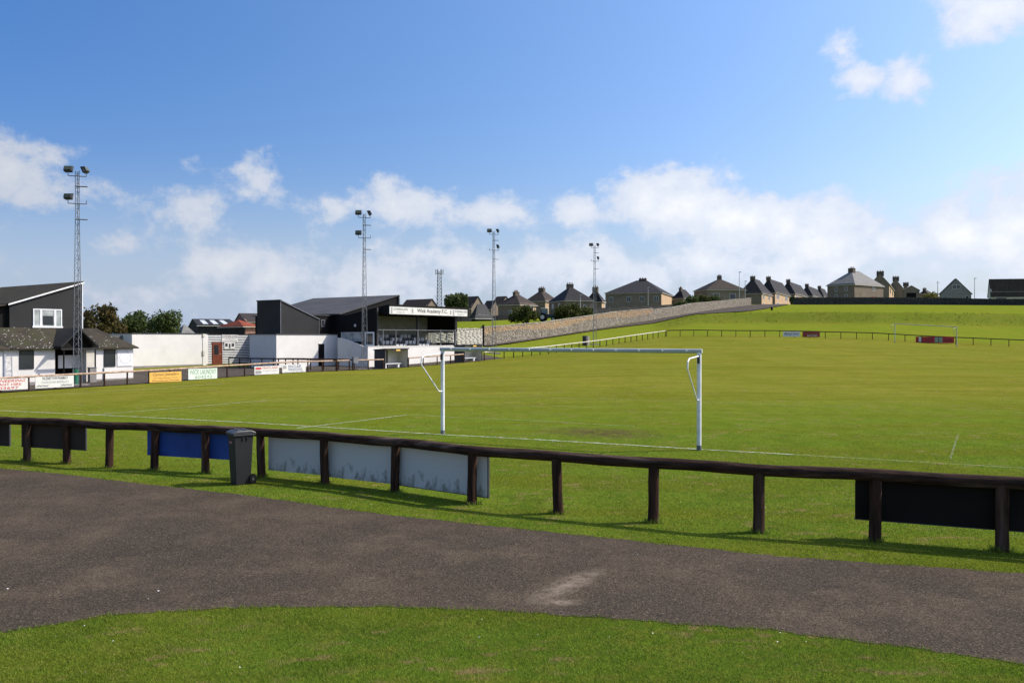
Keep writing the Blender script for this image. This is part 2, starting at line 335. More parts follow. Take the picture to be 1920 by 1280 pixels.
# ------------------------------------------------------------------ asphalt track in front, draped strips elsewhere
def asphalt_mat(name, ca, cb, near=True):
    m = bpy.data.materials.new(name); m.use_nodes = True; t = m.node_tree; b = t.nodes['Principled BSDF']; nd = t.nodes; ln = t.links
    g = nd.new('ShaderNodeNewGeometry')
    def noise(s, d=4, ro=.6, st=None):
        n = nd.new('ShaderNodeTexNoise'); n.inputs['Scale'].default_value = s; n.inputs['Detail'].default_value = d; n.inputs['Roughness'].default_value = ro; ln.new(g.outputs['Position'], n.inputs['Vector']); return n.outputs[0]
    def mr_(v, a, b_, c=0, d=1):
        n = nd.new('ShaderNodeMapRange'); n.inputs[1].default_value = a; n.inputs[2].default_value = b_; n.inputs[3].default_value = c; n.inputs[4].default_value = d; ln.new(v, n.inputs[0]); return n.outputs[0]
    def mix(f, a, c):
        n = nd.new('ShaderNodeMix'); n.data_type = 'RGBA'; ln.new(f, n.inputs[0])
        for i, v in ((6,a),(7,c)):
            if isinstance(v, tuple): n.inputs[i].default_value = (*v,1)
            else: ln.new(v, n.inputs[i])
        return n.outputs[2]
    c = mix(mr_(noise(.35, 6), .35, .65), ca, cb)
    c = mix(mr_(noise(.9, 7, .7), .46, .66, 0, .8), c, tuple(x*1.55 for x in ca))
    vo = nd.new('ShaderNodeTexVoronoi'); vo.inputs['Scale'].default_value = 74; ln.new(g.outputs['Position'], vo.inputs['Vector'])
    sx = nd.new('ShaderNodeSeparateXYZ'); ln.new(vo.outputs['Color'], sx.inputs[0])
    c = mix(mr_(sx.outputs[0], 0, .7, .75, 0), c, (.014,.012,.011))
    c = mix(mr_(sx.outputs[1], .78, 1, 0, .65), c, (.17,.135,.098))
    if near:
        for (px, py, sc, an) in ((1068, 1096, (1.1, 4.5, 0), 30), (1050, 1130, (3.2, 8, 0), 0)):
            pc = Vector((ux(px)*CZ*F/(py-HY), CZ*F/(py-HY), 0))
            vm = nd.new('ShaderNodeVectorMath'); vm.operation = 'SUBTRACT'; ln.new(g.outputs['Position'], vm.inputs[0]); vm.inputs[1].default_value = pc
            vr = nd.new('ShaderNodeVectorRotate'); vr.rotation_type = 'Z_AXIS'; vr.inputs['Angle'].default_value = R(-55 if an else 0); ln.new(vm.outputs[0], vr.inputs[0])
            v2 = nd.new('ShaderNodeVectorMath'); v2.operation = 'MULTIPLY'; ln.new(vr.outputs[0], v2.inputs[0]); v2.inputs[1].default_value = sc
            le = nd.new('ShaderNodeVectorMath'); le.operation = 'LENGTH'; ln.new(v2.outputs[0], le.inputs[0])
            f = nd.new('ShaderNodeMath'); f.operation = 'MULTIPLY'; ln.new(mr_(le.outputs['Value'], 1.0, .1), f.inputs[0]); ln.new(mr_(noise(9, 6, .7), .35, .6, 0, .85), f.inputs[1])
            c = mix(f.outputs[0], c, (.25,.20,.15))
    ln.new(c, b.inputs['Base Color']); b.inputs['Roughness'].default_value = .95; b.inputs['Specular IOR Level'].default_value = .08
    bp = nd.new('ShaderNodeBump'); bp.inputs['Strength'].default_value = .8; bp.inputs['Distance'].default_value = .006; ln.new(vo.outputs['Distance'], bp.inputs['Height']); ln.new(bp.outputs[0], b.inputs['Normal'])
    return m
m_asph = asphalt_mat('asphalt', (.072,.055,.038), (.050,.039,.028))
m_asph_far = asphalt_mat('old_asphalt', (.085,.070,.055), (.062,.052,.042), False)
def g0(px, py): Y = CZ*F/(py-HY); return (ux(px)*Y, Y)
far_e = [g0(*p) for p in [(0,878),(120,889),(250,905),(475,930),(700,962),(960,990),(1200,1015),(1450,1042),(1700,1060),(1920,1075)]]
near_e = [g0(*p) for p in [(0,1187),(200,1155),(400,1142),(600,1138),(800,1140),(1000,1150),(1200,1165),(1440,1182),(1700,1215),(1920,1245)]]
far_e = [(-40,19.6),(-22,19.0),(-15,18.1)] + far_e + [(9,9.1),(16,7.6),(30,5.0),(45,3)]
near_e = [(-40,1.0),(-16,4.2),(-9,6.2)] + near_e + [(6,6.2),(9,5.2),(16,3.0),(30,-1),(45,-6)]
FEx, FEy = map(np.array, zip(*far_e)); NEx, NEy = map(np.array, zip(*near_e))
def wob(x, s): return .012*np.sin(x*5.1+s)+.012*np.sin(x*11.7+2*s)+.012*np.sin(x*23+s*3)+.008*np.sin(x*41+s)
def far_edge(x): return np.interp(x, FEx, FEy)+wob(x, 1.0)
def near_edge(x): return np.interp(x, NEx, NEy)+wob(x, 2.3)
mb = MB(); xs = np.concatenate([np.arange(-40,-12,1.0), np.arange(-12,12,.07), np.arange(12,46,1.0)])
for i, x in enumerate(xs): mb.v += [(x, float(near_edge(x)), .004), (x, float(far_edge(x)), .004)]
for i in range(len(xs)-1): mb.f.append((2*i, 2*i+2, 2*i+3, 2*i+1))
struct(mb.build('asphalt_track', m_asph))

def drape(name, left, right, mat_, lift=.05, n=60, m=6):     # strip between two polylines of world xy
    def rs_(pl, n):
        d = np.cumsum([0]+[math.dist(a,b) for a,b in zip(pl,pl[1:])]); tt = np.linspace(0, d[-1], n)
        return np.stack([np.interp(tt, d, [p[0] for p in pl]), np.interp(tt, d, [p[1] for p in pl])], 1)
    A = rs_(left, n); B = rs_(right, n); mb = MB()
    for i in range(n):
        for j in range(m+1):
            p = A[i]+(B[i]-A[i])*j/m; mb.v.append((p[0], p[1], T(p[0],p[1])+lift))
    for i in range(n-1):
        for j in range(m): k = i*(m+1)+j; mb.f.append((k,k+1,k+m+2,k+m+1))
    return mb.build(name, mat_, smooth=True)

# ------------------------------------------------------------------ grass blades
def blades(name, n, xr, yr, keep, h, wd, seed, label):
    r = np.random.RandomState(seed); x = r.uniform(*xr, n); y = r.uniform(*yr, n); k = keep(x, y); x = x[k]; y = y[k]; n = len(x)
    z = terrain(x, y)
    cl = .6+.8*r.rand(n)*(.6+.4*np.sin(x*3.1+np.sin(y*2.3)*2)*np.cos(y*2.7))
    hh = h*cl; ww = wd*r.uniform(.7,1.3,n); a = r.uniform(0, 2*np.pi, n); tl = r.uniform(.1,1.0,n)*hh; ta = r.uniform(0, 2*np.pi, n)
    dx = np.cos(a)*ww/2; dy = np.sin(a)*ww/2
    v = np.zeros((n,3,3)); v[:,0] = np.stack([x-dx,y-dy,z],1); v[:,1] = np.stack([x+dx,y+dy,z],1); v[:,2] = np.stack([x+np.cos(ta)*tl, y+np.sin(ta)*tl, z+hh],1)
    me = bpy.data.meshes.new(name); me.vertices.add(3*n); me.vertices.foreach_set('co', v.ravel().astype(np.float32)); me.loops.add(3*n)
    me.loops.foreach_set('vertex_index', np.arange(3*n, dtype=np.int32)); me.polygons.add(n); me.polygons.foreach_set('loop_start', np.arange(0,3*n,3,dtype=np.int32)); me.update(calc_edges=True)
    at_ = me.attributes.new('tone','FLOAT','POINT'); at_.data.foreach_set('value', np.repeat(r.rand(n)**1.3,3).astype(np.float32))
    me.materials.append(m_blade); o = bpy.data.objects.new(name, me); col.objects.link(o)
    return tag(o, label, 'grass', kind='stuff')
def vis(x, y): return np.abs(x) < y*.68+.5
_rk = np.random.RandomState(77)
blades('lawn_grass', 400000, (-6.5,7.5), (5.2,8.9), lambda x,y: (y < near_edge(x)+.02) & vis(x,y), .022, .0055, 1, 'short mown grass in the foreground below the asphalt track')
blades('verge_grass', 900000, (-19,19), (8.8,26), lambda x,y: (y > far_edge(x)-.02) & vis(x,y) & (_rk.rand(len(x)) < np.clip((25.5-y)/13, 0, 1)**1.3), .026, .009, 2, 'short mown grass under the brown log rail and round the near goal')

# ------------------------------------------------------------------ white lines
m_line = bpy.data.materials.new('chalk_line'); m_line.use_nodes = True; t = m_line.node_tree; b = t.nodes['Principled BSDF']; b.inputs['Base Color'].default_value = (.55,.58,.48,1); b.inputs['Roughness'].default_value = 1
g_ = t.nodes.new('ShaderNodeNewGeometry'); n_ = t.nodes.new('ShaderNodeTexNoise'); n_.inputs['Scale'].default_value = 5; n_.inputs['Detail'].default_value = 9; n_.inputs['Roughness'].default_value = .75; t.links.new(g_.outputs['Position'], n_.inputs['Vector'])
r_ = t.nodes.new('ShaderNodeMapRange'); r_.inputs[1].default_value = .36; r_.inputs[2].default_value = .62; r_.inputs[3].default_value = 0; r_.inputs[4].default_value = .62; t.links.new(n_.outputs[0], r_.inputs[0])
tp = t.nodes.new('ShaderNodeBsdfTransparent'); ms = t.nodes.new('ShaderNodeMixShader'); t.links.new(r_.outputs[0], ms.inputs[0]); t.links.new(tp.outputs[0], ms.inputs[1]); t.links.new(b.outputs[0], ms.inputs[2]); t.links.new(ms.outputs[0], t.nodes['Material Output'].inputs[0])
m_line2 = m_line.copy(); m_line2.name = 'worn_chalk_line'
for n__ in m_line2.node_tree.nodes:
    if n__.type == 'MAP_RANGE': n__.inputs[4].default_value = .20
def pline(a, b, wd, mm):
    a = Pg(*a); b = Pg(*b); d = Vector((b.x-a.x, b.y-a.y)).normalized(); s = Vector((-d.y, d.x))*wd/2
    n = max(8, int((b-a).length)); 
    o = drape('pitch_marking', [(a.x+s.x,a.y+s.y),(b.x+s.x,b.y+s.y)], [(a.x-s.x,a.y-s.y),(b.x-s.x,b.y-s.y)], mm, .016, n*2, 1)
    return struct(o)
pline((-40,768),(830,816),.13,m_line); pline((830,816),(1490,853.5),.13,m_line); pline((1490,853.5),(1980,882),.12,m_line2)
pline((557,804),(765,778),.11,m_line); pline((765,778),(1190,800),.11,m_line2)
pline((167,779),(500,751),.11,m_line); pline((500,751),(1120,764),.11,m_line2); pline((700,741),(1600,764),.10,m_line2)
pline((1782,862),(1797,815),.045,m_line2); pline((-40,748),(420,719),.11,m_line)

# ------------------------------------------------------------------ common materials
m_wood = mat('brown_stained_log', (.060,.031,.021), (.028,.017,.013), 6, .8, .5, 60, .25, stretch=(1,1,1), c3=(.11,.07,.055), s3=1.7, t3=(.52,.80))
m_rail = mat('brown_stained_rail', (.066,.036,.024), (.020,.012,.009), 2.2, .8, .9, 9, .25, stretch=(1,.10,.10), tex=R(-25), c3=(.15,.105,.080), s3=.8, t3=(.56,.74))
m_post = mat('brown_stained_post', (.066,.034,.022), (.020,.012,.009), 2.2, .8, .9, 9, .25, stretch=(10,10,1), c3=(.13,.085,.065), s3=.6, t3=(.56,.76))
m_woodlight = mat('sunlit_weathered_rail', (.50,.38,.28), (.30,.19,.13), 5, .8, .3, 50)  # weathered wood, paled to paint in the sunlit rail tops
m_paler = mat('pale_weathered_timber', (.66,.62,.52), (.50,.46,.37), 3, .8, .2, 40)  # weathered timber, paled further for the bright sunlit tops
m_white = mat('white_render', (.70,.685,.65), (.655,.645,.615), 1.2, .85, .15, 25, .2, c3=(.58,.57,.53), s3=.7, t3=(.55,.85))
m_whitepaint = mat('white_gloss_paint', (.80,.81,.82), (.66,.68,.70), 3, .4, 0, None, .5, c3=(.42,.42,.40), s3=8, t3=(.62,.8))
m_black = mat('black_cladding', (.0125,.012,.0115), (.009,.0088,.0085), 1.5, .7, .1, 30, .3)
m_charcoal = mat('charcoal_cladding', (.021,.021,.022), (.015,.0155,.0165), .8, .65, .1, 30, .3)
m_darkgrey = mat('dark_grey_trim', (.05,.05,.055), (.035,.035,.04), 2, .6)
m_roofgrey = mat('grey_sheet_roof', (.085,.085,.085), (.065,.065,.066), .7, .75, .15, 20, .25, stretch=(1,1,1))
m_roofbrown = mat('dark_tiled_roof', (.055,.047,.036), (.036,.032,.026), 1.4, .85, .5, 9, .2, c3=(.050,.055,.026), s3=.9, t3=(.5,.8))
m_spot = mat('white_droppings', (.6,.6,.57), None, 5, .9)
m_grey = mat('galvanised_steel', (.20,.21,.23), (.13,.14,.155), 6, .5, 0, None, .5, metal=.35)
m_glass = mat('dark_window_glass', (.030,.036,.042), (.020,.024,.030), .6, .12, 0, None, .6)
m_glasslight = mat('pale_window_glass', (.42,.45,.44), (.22,.25,.25), 1.5, .2, 0, None, .6)
m_dark = mat('dark_interior', (.010,.010,.011), None, 2, .9)
m_redbrown = mat('red_brown_door_paint', (.17,.045,.025), (.13,.035,.02), 3, .5)
m_cream = mat('cream_panel', (.62,.59,.52), (.52,.49,.43), 1.5, .8)
m_beige = mat('beige_blind', (.42,.34,.22), (.34,.27,.18), 2, .8)
m_conc = mat('concrete', (.26,.25,.235), (.20,.19,.18), 2, .9, .2, 25)
m_harl = mat('grey_harled_wall', (.225,.182,.142), (.185,.152,.120), .9, .95, .3, 14, .15, c3=(.13,.112,.094), s3=.35, t3=(.5,.8))  # house walls, darkened to the tone of their shaded fronts
m_harl2 = mat('sunlit_harled_wall', (.50,.36,.235), (.42,.30,.20), .9, .95, .3, 14, .15)  # paler copy for the right-hand sides, sunlight painted into the colour
m_slate = mat('slate_roof', (.036,.034,.033), (.024,.023,.023), 1.6, .75, .4, 7, .3)
m_slate2 = mat('brown_slate_roof', (.060,.048,.040), (.040,.034,.029), 1.6, .8, .4, 7, .3)
m_slatel = mat('pale_slate_roof', (.21,.205,.19), (.15,.148,.14), 1.6, .75, .4, 7, .3)
m_chim = mat('chimney_render', (.14,.11,.09), (.09,.075,.06), 1.5, .95, .3, 12)
m_pot = mat('clay_pot', (.20,.10,.06), None, 2, .9)
m_frame = mat('white_window_frame', (.62,.61,.58), None, 2, .5)
m_redroof = mat('red_rusty_roof', (.28,.07,.035), (.20,.055,.03), .5, .8)
m_rooflight = mat('translucent_rooflight', (.65,.68,.68), None, 2, .4)
m_brick = mat('pinkish_brick', (.36,.20,.15), (.28,.16,.12), 2, .9)

AX = math.atan2(.825, .565)
class Frame:                     # local x along the touchline, local y away from the pitch
    def __init__(s, X, Y, z=None, ang=AX):
        s.o = Vector((X, Y)); s.z = T(X, Y) if z is None else z; s.a = ang
        s.ex = Vector((math.cos(ang), math.sin(ang))); s.ey = Vector((-math.sin(ang), math.cos(ang)))
    def w(s, x, y): return s.o+s.ex*x+s.ey*y
    def X(s, px, y=0):           # local x where the sight line of column px crosses the line y
        u = ux(px); b = s.w(0, y); return (u*b.y-b.x)/(s.ex.x-u*s.ex.y)
    def Y(s, px, x=0):
        u = ux(px); b = s.w(x, 0); return (u*b.y-b.x)/(s.ey.x-u*s.ey.y)
    def Z(s, py, x, y): return CZ-(py-HY)/F*s.w(x, y).y-s.z
    def thing(s, name, label, cat, group=None): return thing(name, label, cat, (s.o.x, s.o.y, s.z), s.a, group)

_font = {}
def text(s, mat_, parent, x0, x1, z0, z1, y, name='lettering', shear=0, bold=0, rot=None, mir=False):
    cu = bpy.data.curves.new(name, 'FONT'); cu.body = s; cu.size = 1; cu.shear = shear; cu.offset = bold; cu.resolution_u = 2; cu.extrude = 0.0
    tmp = bpy.data.objects.new('tmp_text', cu); col.objects.link(tmp)
    dg = bpy.context.evaluated_depsgraph_get(); dg.update(); me = bpy.data.meshes.new_from_object(tmp.evaluated_get(dg)); bpy.data.objects.remove(tmp); bpy.data.curves.remove(cu)
    n = len(me.vertices); c = np.zeros(n*3, np.float32); me.vertices.foreach_get('co', c); c = c.reshape(-1,3); mn = c.min(0); mxx = c.max(0)
    c = (c-mn)/np.maximum(mxx-mn, 1e-6); nc = np.zeros_like(c); nc[:,0] = x0+c[:,0]*(x1-x0); nc[:,2] = z0+c[:,1]*(z1-z0); nc[:,1] = y
    me.vertices.foreach_set('co', nc.ravel()); me.materials.clear(); me.materials.append(mat_); me.name = name; me.update()
    o = bpy.data.objects.new(name, me); col.objects.link(o); o.parent = parent; return o

# ================================================================== ONE: yard, roads on the hill
_r = Vector((-25.6, 50.6)); _e = Vector((.565, .825)); _n = Vector((-.825, .565))
def rl(L, o=0): p = _r+_e*L+_n*o; return (p.x, p.y)
struct(drape('yard_asphalt', [rl(-30,.12), rl(44,.12)], [rl(-30,30), rl(44,7)], m_asph_far, .035, 90, 12))
# road climbing beside the stone wall
WB = [(905,105),(1025,120),(1125,135),(1225,152),(1300,170),(1408,202)]
wallxy = [(ux(p)*d, d) for p, d in WB]
rd_r = [(ux(p)*d, d) for p, d in [(915,101),(1025,117.5),(1125,132),(1190,139.5),(1225,144),(1262,146),(1330,145),(1400,146),(1440,165),(1478,200)]]
rd_l = [(ux(905)*104.6,104.6),(ux(1025)*119.5,119.5),(ux(1125)*134.5,134.5),(ux(1190)*145,145),(ux(1225)*151.4,151.4),(ux(1300)*169.3,169.3),(ux(1350)*185,185),(ux(1408)*201,201),(ux(1440)*204,204),(ux(1478)*206,206)]
struct(drape('hill_road', rd_l, rd_r, m_asph_far, .14, 150, 10))

# ================================================================== TWO: near log fence
POST = [(-170,851.5),(-103,856),(-25,860),(50,864),(125,868),(204,877),(289,880.5),(385,887),(490,894.5),(609,906.5),(740,922),(885,945),(1047,962.5),(1225,979.5),(1423,998.5),(1641,1013.5),(1880,1033),(2140,1056),(2420,1082)]
pp = [Vector((ux(x)*CZ*F/(y-HY), CZ*F/(y-HY), 0)) for x, y in POST]
fence = thing('log_rail_fence', 'long dark brown log rail fence on round posts beside the asphalt track', 'fence', (pp[8].x, pp[8].y, 0))
o0 = Vector(fence.location)
proto = None
def post_mesh():
    mb = MB(); n = 12; rr = [(.085,-.25),(.083,0),(.078,.3),(.080,.6),(.078,.86)]
    for r, z in rr:
        for k in range(n): a = 2*math.pi*k/n; q = 1+.05*math.sin(3*a+z*7); mb.v.append((r*q*math.cos(a), r*q*math.sin(a), z))
    for j in range(len(rr)-1):
        for k in range(n): mb.f.append((j*n+k, j*n+(k+1)%n, (j+1)*n+(k+1)%n, (j+1)*n+k))
    mb.f.append(tuple(range((len(rr)-1)*n, len(rr)*n))); return mb
for i, p in enumerate(pp):
    if proto is None: proto = post_mesh().build('post', m_post, fence, p-o0, smooth=True)
    else: clone(proto, 'post', fence, p-o0, (R(random.uniform(-2,2)), R(random.uniform(-2,2)), random.uniform(0,6)))
for i in range(0, len(pp)-1, 2):
    a = pp[i]; b = pp[min(i+2, len(pp)-1)]; m = pp[i+1]
    mb = MB(); n = 12; pts = []
    for (q0, q1) in ((a,m),(m,b)):
        for k in range(6): pts.append(q0+(q1-q0)*k/6)
    pts.append(b); pts = [q+Vector((0,0,.885+.006*math.sin(q.x*3)))-o0 for q in pts]
    d = (b-a).normalized(); sd = Vector((-d.y, d.x, 0))
    for j, q in enumerate(pts):
        for k in range(n): an = 2*math.pi*k/n; r = .084*(1+.03*math.sin(j*1.7+an*2)); mb.v.append(q+sd*r*math.cos(an)+Vector((0,0,r*math.sin(an))))
    for j in range(len(pts)-1):
        for k in range(n): mb.f.append((j*n+k, j*n+(k+1)%n, (j+1)*n+(k+1)%n, (j+1)*n+k))
    mb.f += [tuple(range(n)), tuple(range((len(pts)-1)*n, len(pts)*n))]
    mb.build('rail', m_rail, fence, smooth=True)
_PX = np.array([p.x for p in pp]); _PY = np.array([p.y for p in pp])
blades('post_tufts', 420000, (-12.5,8.5), (9.6,18.8), lambda x,y: vis(x,y) & (np.min((x[:,None]-_PX[None])**2+(y[:,None]-_PY[None])**2, axis=1) < (.12+.05*_rk.rand(len(x)))**2), .085, .010, 9, 'longer uncut grass tufts round the feet of the log fence posts')
blades('edge_fringe', 300000, (-12,11), (5.5,19), lambda x,y: vis(x,y) & ((np.abs(y-near_edge(x)) < .035+.03*np.sin(x*9)) | (np.abs(y-far_edge(x)) < .05+.04*np.sin(x*7))), .040, .009, 10, 'ragged fringe of grass creeping over both edges of the asphalt track')
def fence_at(px):                # ground point of the fence line under column px, and its direction
    u = ux(px)
    for a, b in zip(pp, pp[1:]):
        ua, ub = a.x/a.y, b.x/b.y
        if ua <= u <= ub or (b is pp[-1]):
            d = (b-a).normalized(); t = (u*a.y-a.x)/(d.x-u*d.y); return a+d*t, d
m_backbrown = mat('brown_board_back', (.055,.042,.034), (.040,.031,.026), 1.5, .8)
m_backblack = mat('black_board_back', (.016,.013,.011), (.011,.009,.008), 1.5, .8)
m_backblue = mat('blue_board_back', (.020,.070,.30), (.016,.055,.24), 1.0, .6, c3=(.012,.03,.12), s3=2.2, t3=(.5,.8))
m_backwhite = bpy.data.materials.new('white_board_with_algae'); m_backwhite.use_nodes = True; t = m_backwhite.node_tree; b = t.nodes['Principled BSDF']; b.inputs['Roughness'].default_value = .55
tcn = t.nodes.new('ShaderNodeTexCoord'); sp_ = t.nodes.new('ShaderNodeSeparateXYZ'); t.links.new(tcn.outputs['Object'], sp_.inputs[0])
mp_ = t.nodes.new('ShaderNodeMapping'); mp_.inputs['Scale'].default_value = (5,5,2.6); t.links.new(tcn.outputs['Object'], mp_.inputs[0])
n1 = t.nodes.new('ShaderNodeTexNoise'); n1.inputs['Scale'].default_value = 1.6; n1.inputs['Detail'].default_value = 7; n1.inputs['Roughness'].default_value = .65; t.links.new(mp_.outputs[0], n1.inputs['Vector'])
mr1 = t.nodes.new('ShaderNodeMapRange'); mr1.inputs[1].default_value = .62; mr1.inputs[2].default_value = .05; t.links.new(sp_.outputs[2], mr1.inputs[0])
ml = t.nodes.new('ShaderNodeMath'); ml.operation = 'MULTIPLY_ADD'; t.links.new(mr1.outputs[0], ml.inputs[0]); ml.inputs[1].default_value = .42; t.links.new(n1.outputs[0], ml.inputs[2])
mr2 = t.nodes.new('ShaderNodeMapRange'); mr2.inputs[1].default_value = .74; mr2.inputs[2].default_value = .95; mr2.inputs[4].default_value = .75; t.links.new(ml.outputs[0], mr2.inputs[0])
mx_ = t.nodes.new('ShaderNodeMix'); mx_.data_type = 'RGBA'; mx_.inputs[6].default_value = (.54,.545,.53,1); mx_.inputs[7].default_value = (.05,.065,.03,1); t.links.new(mr2.outputs[0], mx_.inputs[0]); t.links.new(mx_.outputs[2], b.inputs['Base Color'])
def near_board(px0, px1, z0, z1, m_, label, grp=None, edge=True, off=.115):
    a, d = fence_at(px0+.01); b_, _ = fence_at(px1-.01); ll = (b_-a).length; an = math.atan2((b_-a).y, (b_-a).x)
    o = thing('advertising_board', label, 'advertising board', (a.x, a.y, 0), an, grp)
    MB().box(0, off, z0, ll, off+.018, z1).build('panel', m_, o)
    if edge:
        MB().box(-.012, off-.004, z0-.012, ll+.012, off+.030, z0).build('edging', m_darkgrey, o)
        MB().box(ll+.0005, off-.004, z0, ll+.022, off+.030, z1).build('edging', m_darkgrey, o)
    return o
GB = 'advertising boards on the near log fence'
near_board(-90, 8, .30, .83, m_backbrown, 'brown backed advertising board cut off by the left edge of the photo', GB)
near_board(31, 151, .30, .83, m_backbrown, 'brown backed board hung on two posts of the log fence, left of the lone post', GB)
near_board(268, 424, .28, .83, m_backblue, 'blue backed board on the log fence beside the wheelie bin', GB, False)
near_board(495, 602, .13, .81, m_backwhite, 'white backed board with faint algae, next to the wheelie bin', GB, False)
near_board(602.2, 733, .11, .81, m_backwhite, 'middle white backed board of three along the log fence', GB, False)
wb3 = near_board(733.2, 906, .11, .81, m_backwhite, 'white backed board with black end edge and thick algae, rightmost of three', GB)
near_board(1604, 2230, .26, .83, m_backblack, 'wide black backed board on the log fence at the right', GB)

# wheelie bin
m_bin = mat('black_bin_plastic', (.010,.0105,.012), (.007,.0075,.009), 4, .6, .05, 60, .5)
m_lid = mat('faded_bin_lid', (.06,.063,.068), (.04,.042,.046), 5, .45, 0, None, .5)
m_sticker = mat('red_sticker', (.36,.10,.10), None, 3, .6); m_stickerw = mat('pale_sticker_print', (.6,.5,.5), None, 3, .6)
bY = 15.32; bc = Vector((ux(449)*bY, bY+.05, 0)); an = R(-50)
wbin = thing('wheelie_bin', 'black two wheeled rubbish bin standing against the log fence', 'wheelie bin', bc, an); wbin.scale = (.68,.68,.98)
mb = MB(); sh = [(.20,.20,.0),(.215,.225,.3),(.235,.26,.86),(.245,.275,.93)]
for wx, wy, z in sh: mb.v += [(-wx,-wy,z),(wx,-wy,z),(wx,wy,z),(-wx,wy,z)]
for j in range(3):
    for k in range(4): mb.f.append((4*j+k,4*j+(k+1)%4,4*j+4+(k+1)%4,4*j+4+k))
mb.f += [(3,2,1,0),(12,13,14,15)]; mb.build('body', m_bin, wbin, bevel=.012)
MB().box(-.27,-.30,.925,.27,.30,.965).build('rim', m_bin, wbin, bevel=.01)
lid = MB().prism([(-.31,.966),(.33,.966),(.33,.99),(.20,1.03),(-.20,1.03),(-.31,.995)], 'x', -.275, .275).build('lid', m_lid, wbin, bevel=.012)
MB().bar((-.18,-.1,1.035),(.18,-.1,1.035),.06,.02).build('lid_rib', m_lid, lid); MB().bar((-.18,.1,1.035),(.18,.1,1.035),.06,.02).build('lid_rib', m_lid, lid)
MB().tube([(-.2,.28,.93),(-.2,.36,.95),(.2,.36,.95),(.2,.28,.93)], .016).build('handle', m_bin, wbin)
for s in (-.24,.24):
    wl = MB().cyl((s-.03,.25,.10),(s+.03,.25,.10),.10,.10,18).build('wheel', m_black, wbin, smooth=True)
    MB().cyl((s-.036,.25,.10),(s+.036,.25,.10),.035,.035,10).build('hub', m_lid, wl)
for s in (.10,-.02): MB().box(.225,s-.02,.84,.262,s+.0,.92).build('side_rib', m_bin, wbin)
st = MB().box(-.15,-.262,.78,.06,-.249,.83).build('sticker', m_sticker, wbin)
text('SULO', m_stickerw, st, -.13, .04, .79, .82, -.2635)

# ================================================================== THREE: near goal
gl = Vector((ux(830)*23.2, 23.2, 0)); gr = Vector((ux(1311)*19.95, 19.95, 0))
def goal(gl, gr, H, label, prong=True, thick=.055, mm=None, bm=None):
    d = gr-gl; L = math.hypot(d.x, d.y); an = math.atan2(d.y, d.x); dz = gr.z-gl.z
    o = thing('football_goal', label, 'football goal', gl, an)
    mm = mm or m_whitepaint
    for x, z in ((0,0),(L,dz)):
        p = MB().cyl((x,0,z-.1),(x,0,z+H-.03),thick,thick,16).build('post', mm, o, smooth=True)
        if prong: MB().cyl((x,0,z),(x,0,z+.12),thick*1.12,thick*1.12,16).build('socket', m_grey, p, smooth=True)
    MB().cyl((-thick*1.3,0,H),(L+thick*1.3,0,H+dz),thick,thick,16).build('crossbar', bm or mm, o, smooth=True)
    if prong:
        for s, x in ((-1,0),(1,L)):
            z0 = dz if x else 0
            q = [(x,-.06,z0+H-.12),(x,-.95,z0+H-.16),(x,-1.10,z0+H-.24),(x,-1.12,z0+H-.40),(x,-.22,z0+H-1.17),(x,-.02,z0+H-1.19)]
            MB().tube(q, .019, 8).build('net_stanchion', mm, o, smooth=True)
            MB().box(x-.03,-.085,z0+H-.30,x+.03,-.02,z0+H-.10).build('bracket', m_darkgrey, o)
        cl = None
        for k in range(12):
            x = .3+k*(L-.6)/11
            if cl is None: cl = MB().box(-.02,-.075,-.02,.02,-.055,.03).build('net_clip', mm, o, (x,0,H+.01))
            else: clone(cl, 'net_clip', o, (x,0,H+.01))
    return o
m_barw = mat('worn_shaded_crossbar', (.60,.63,.67), (.48,.51,.55), 2, .45, 0, None, .5, c3=(.34,.36,.38), s3=3, t3=(.6,.8))  # white greyed to paint in the bar's shaded face, plus worn patches
goal(gl, gr, 2.41, 'white football goal without a net in front of the log fence', bm=mat('grey_goal_paint', (.42,.45,.44), (.36,.39,.38), 2, .6))  # crossbar greyer than the posts, its shaded face painted into the colour
fg = Vector((ux(1678)*105, 105, 0)); fg2 = Vector((ux(1794)*99.6, 99.6, 0)); fg.z = T(fg.x, fg.y); fg2.z = T(fg2.x, fg2.y)
goal(fg, fg2, 2.44, 'white football goal at the far end in front of the wide red board', thick=.042, mm=mat('grey_goal_paint', (.42,.45,.44), (.36,.39,.38), 2, .6))

# ================================================================== FOUR: pitch-side rails (posts and flat rail), generic
def rail_fence(label, pts, h=.85, spacing=1.5, top=m_woodlight, postm=m_wood, pr=.055, rr=.06, seg=3, flat=True, name='rail_fence', group=None):
    d = np.cumsum([0]+[math.dist(a[:2],b[:2]) for a,b in zip(pts,pts[1:])]); n = max(1, int(round(d[-1]/spacing)))
    tt = np.linspace(0, d[-1], n+1); X = np.interp(tt, d, [p[0] for p in pts]); Y = np.interp(tt, d, [p[1] for p in pts]); Z = terrain(X, Y)
    o = thing(name, label, 'fence', (X[0], Y[0], Z[0]), 0, group); O = Vector((X[0], Y[0], Z[0])); pr0 = None
    for i in range(n+1):
        l = Vector((X[i],Y[i],Z[i]))-O
        if pr0 is None: pr0 = MB().cyl((0,0,-.25),(0,0,h-.06),pr,pr*.95,8).build('post', postm, o, l, smooth=True)
        else: clone(pr0, 'post', o, l, (0,0,random.uniform(0,6)))
    for i in range(0, n, seg):
        j = min(i+seg, n); q = [Vector((X[k],Y[k],Z[k]+h))-O for k in range(i, j+1)]
        mb = MB()
        for a, b in zip(q, q[1:]): mb.cyl(a, b, rr, rr, 8)
        mb.build('rail', top, o, smooth=True)
    return o
xy = lambda px, d: (ux(px)*d, d)
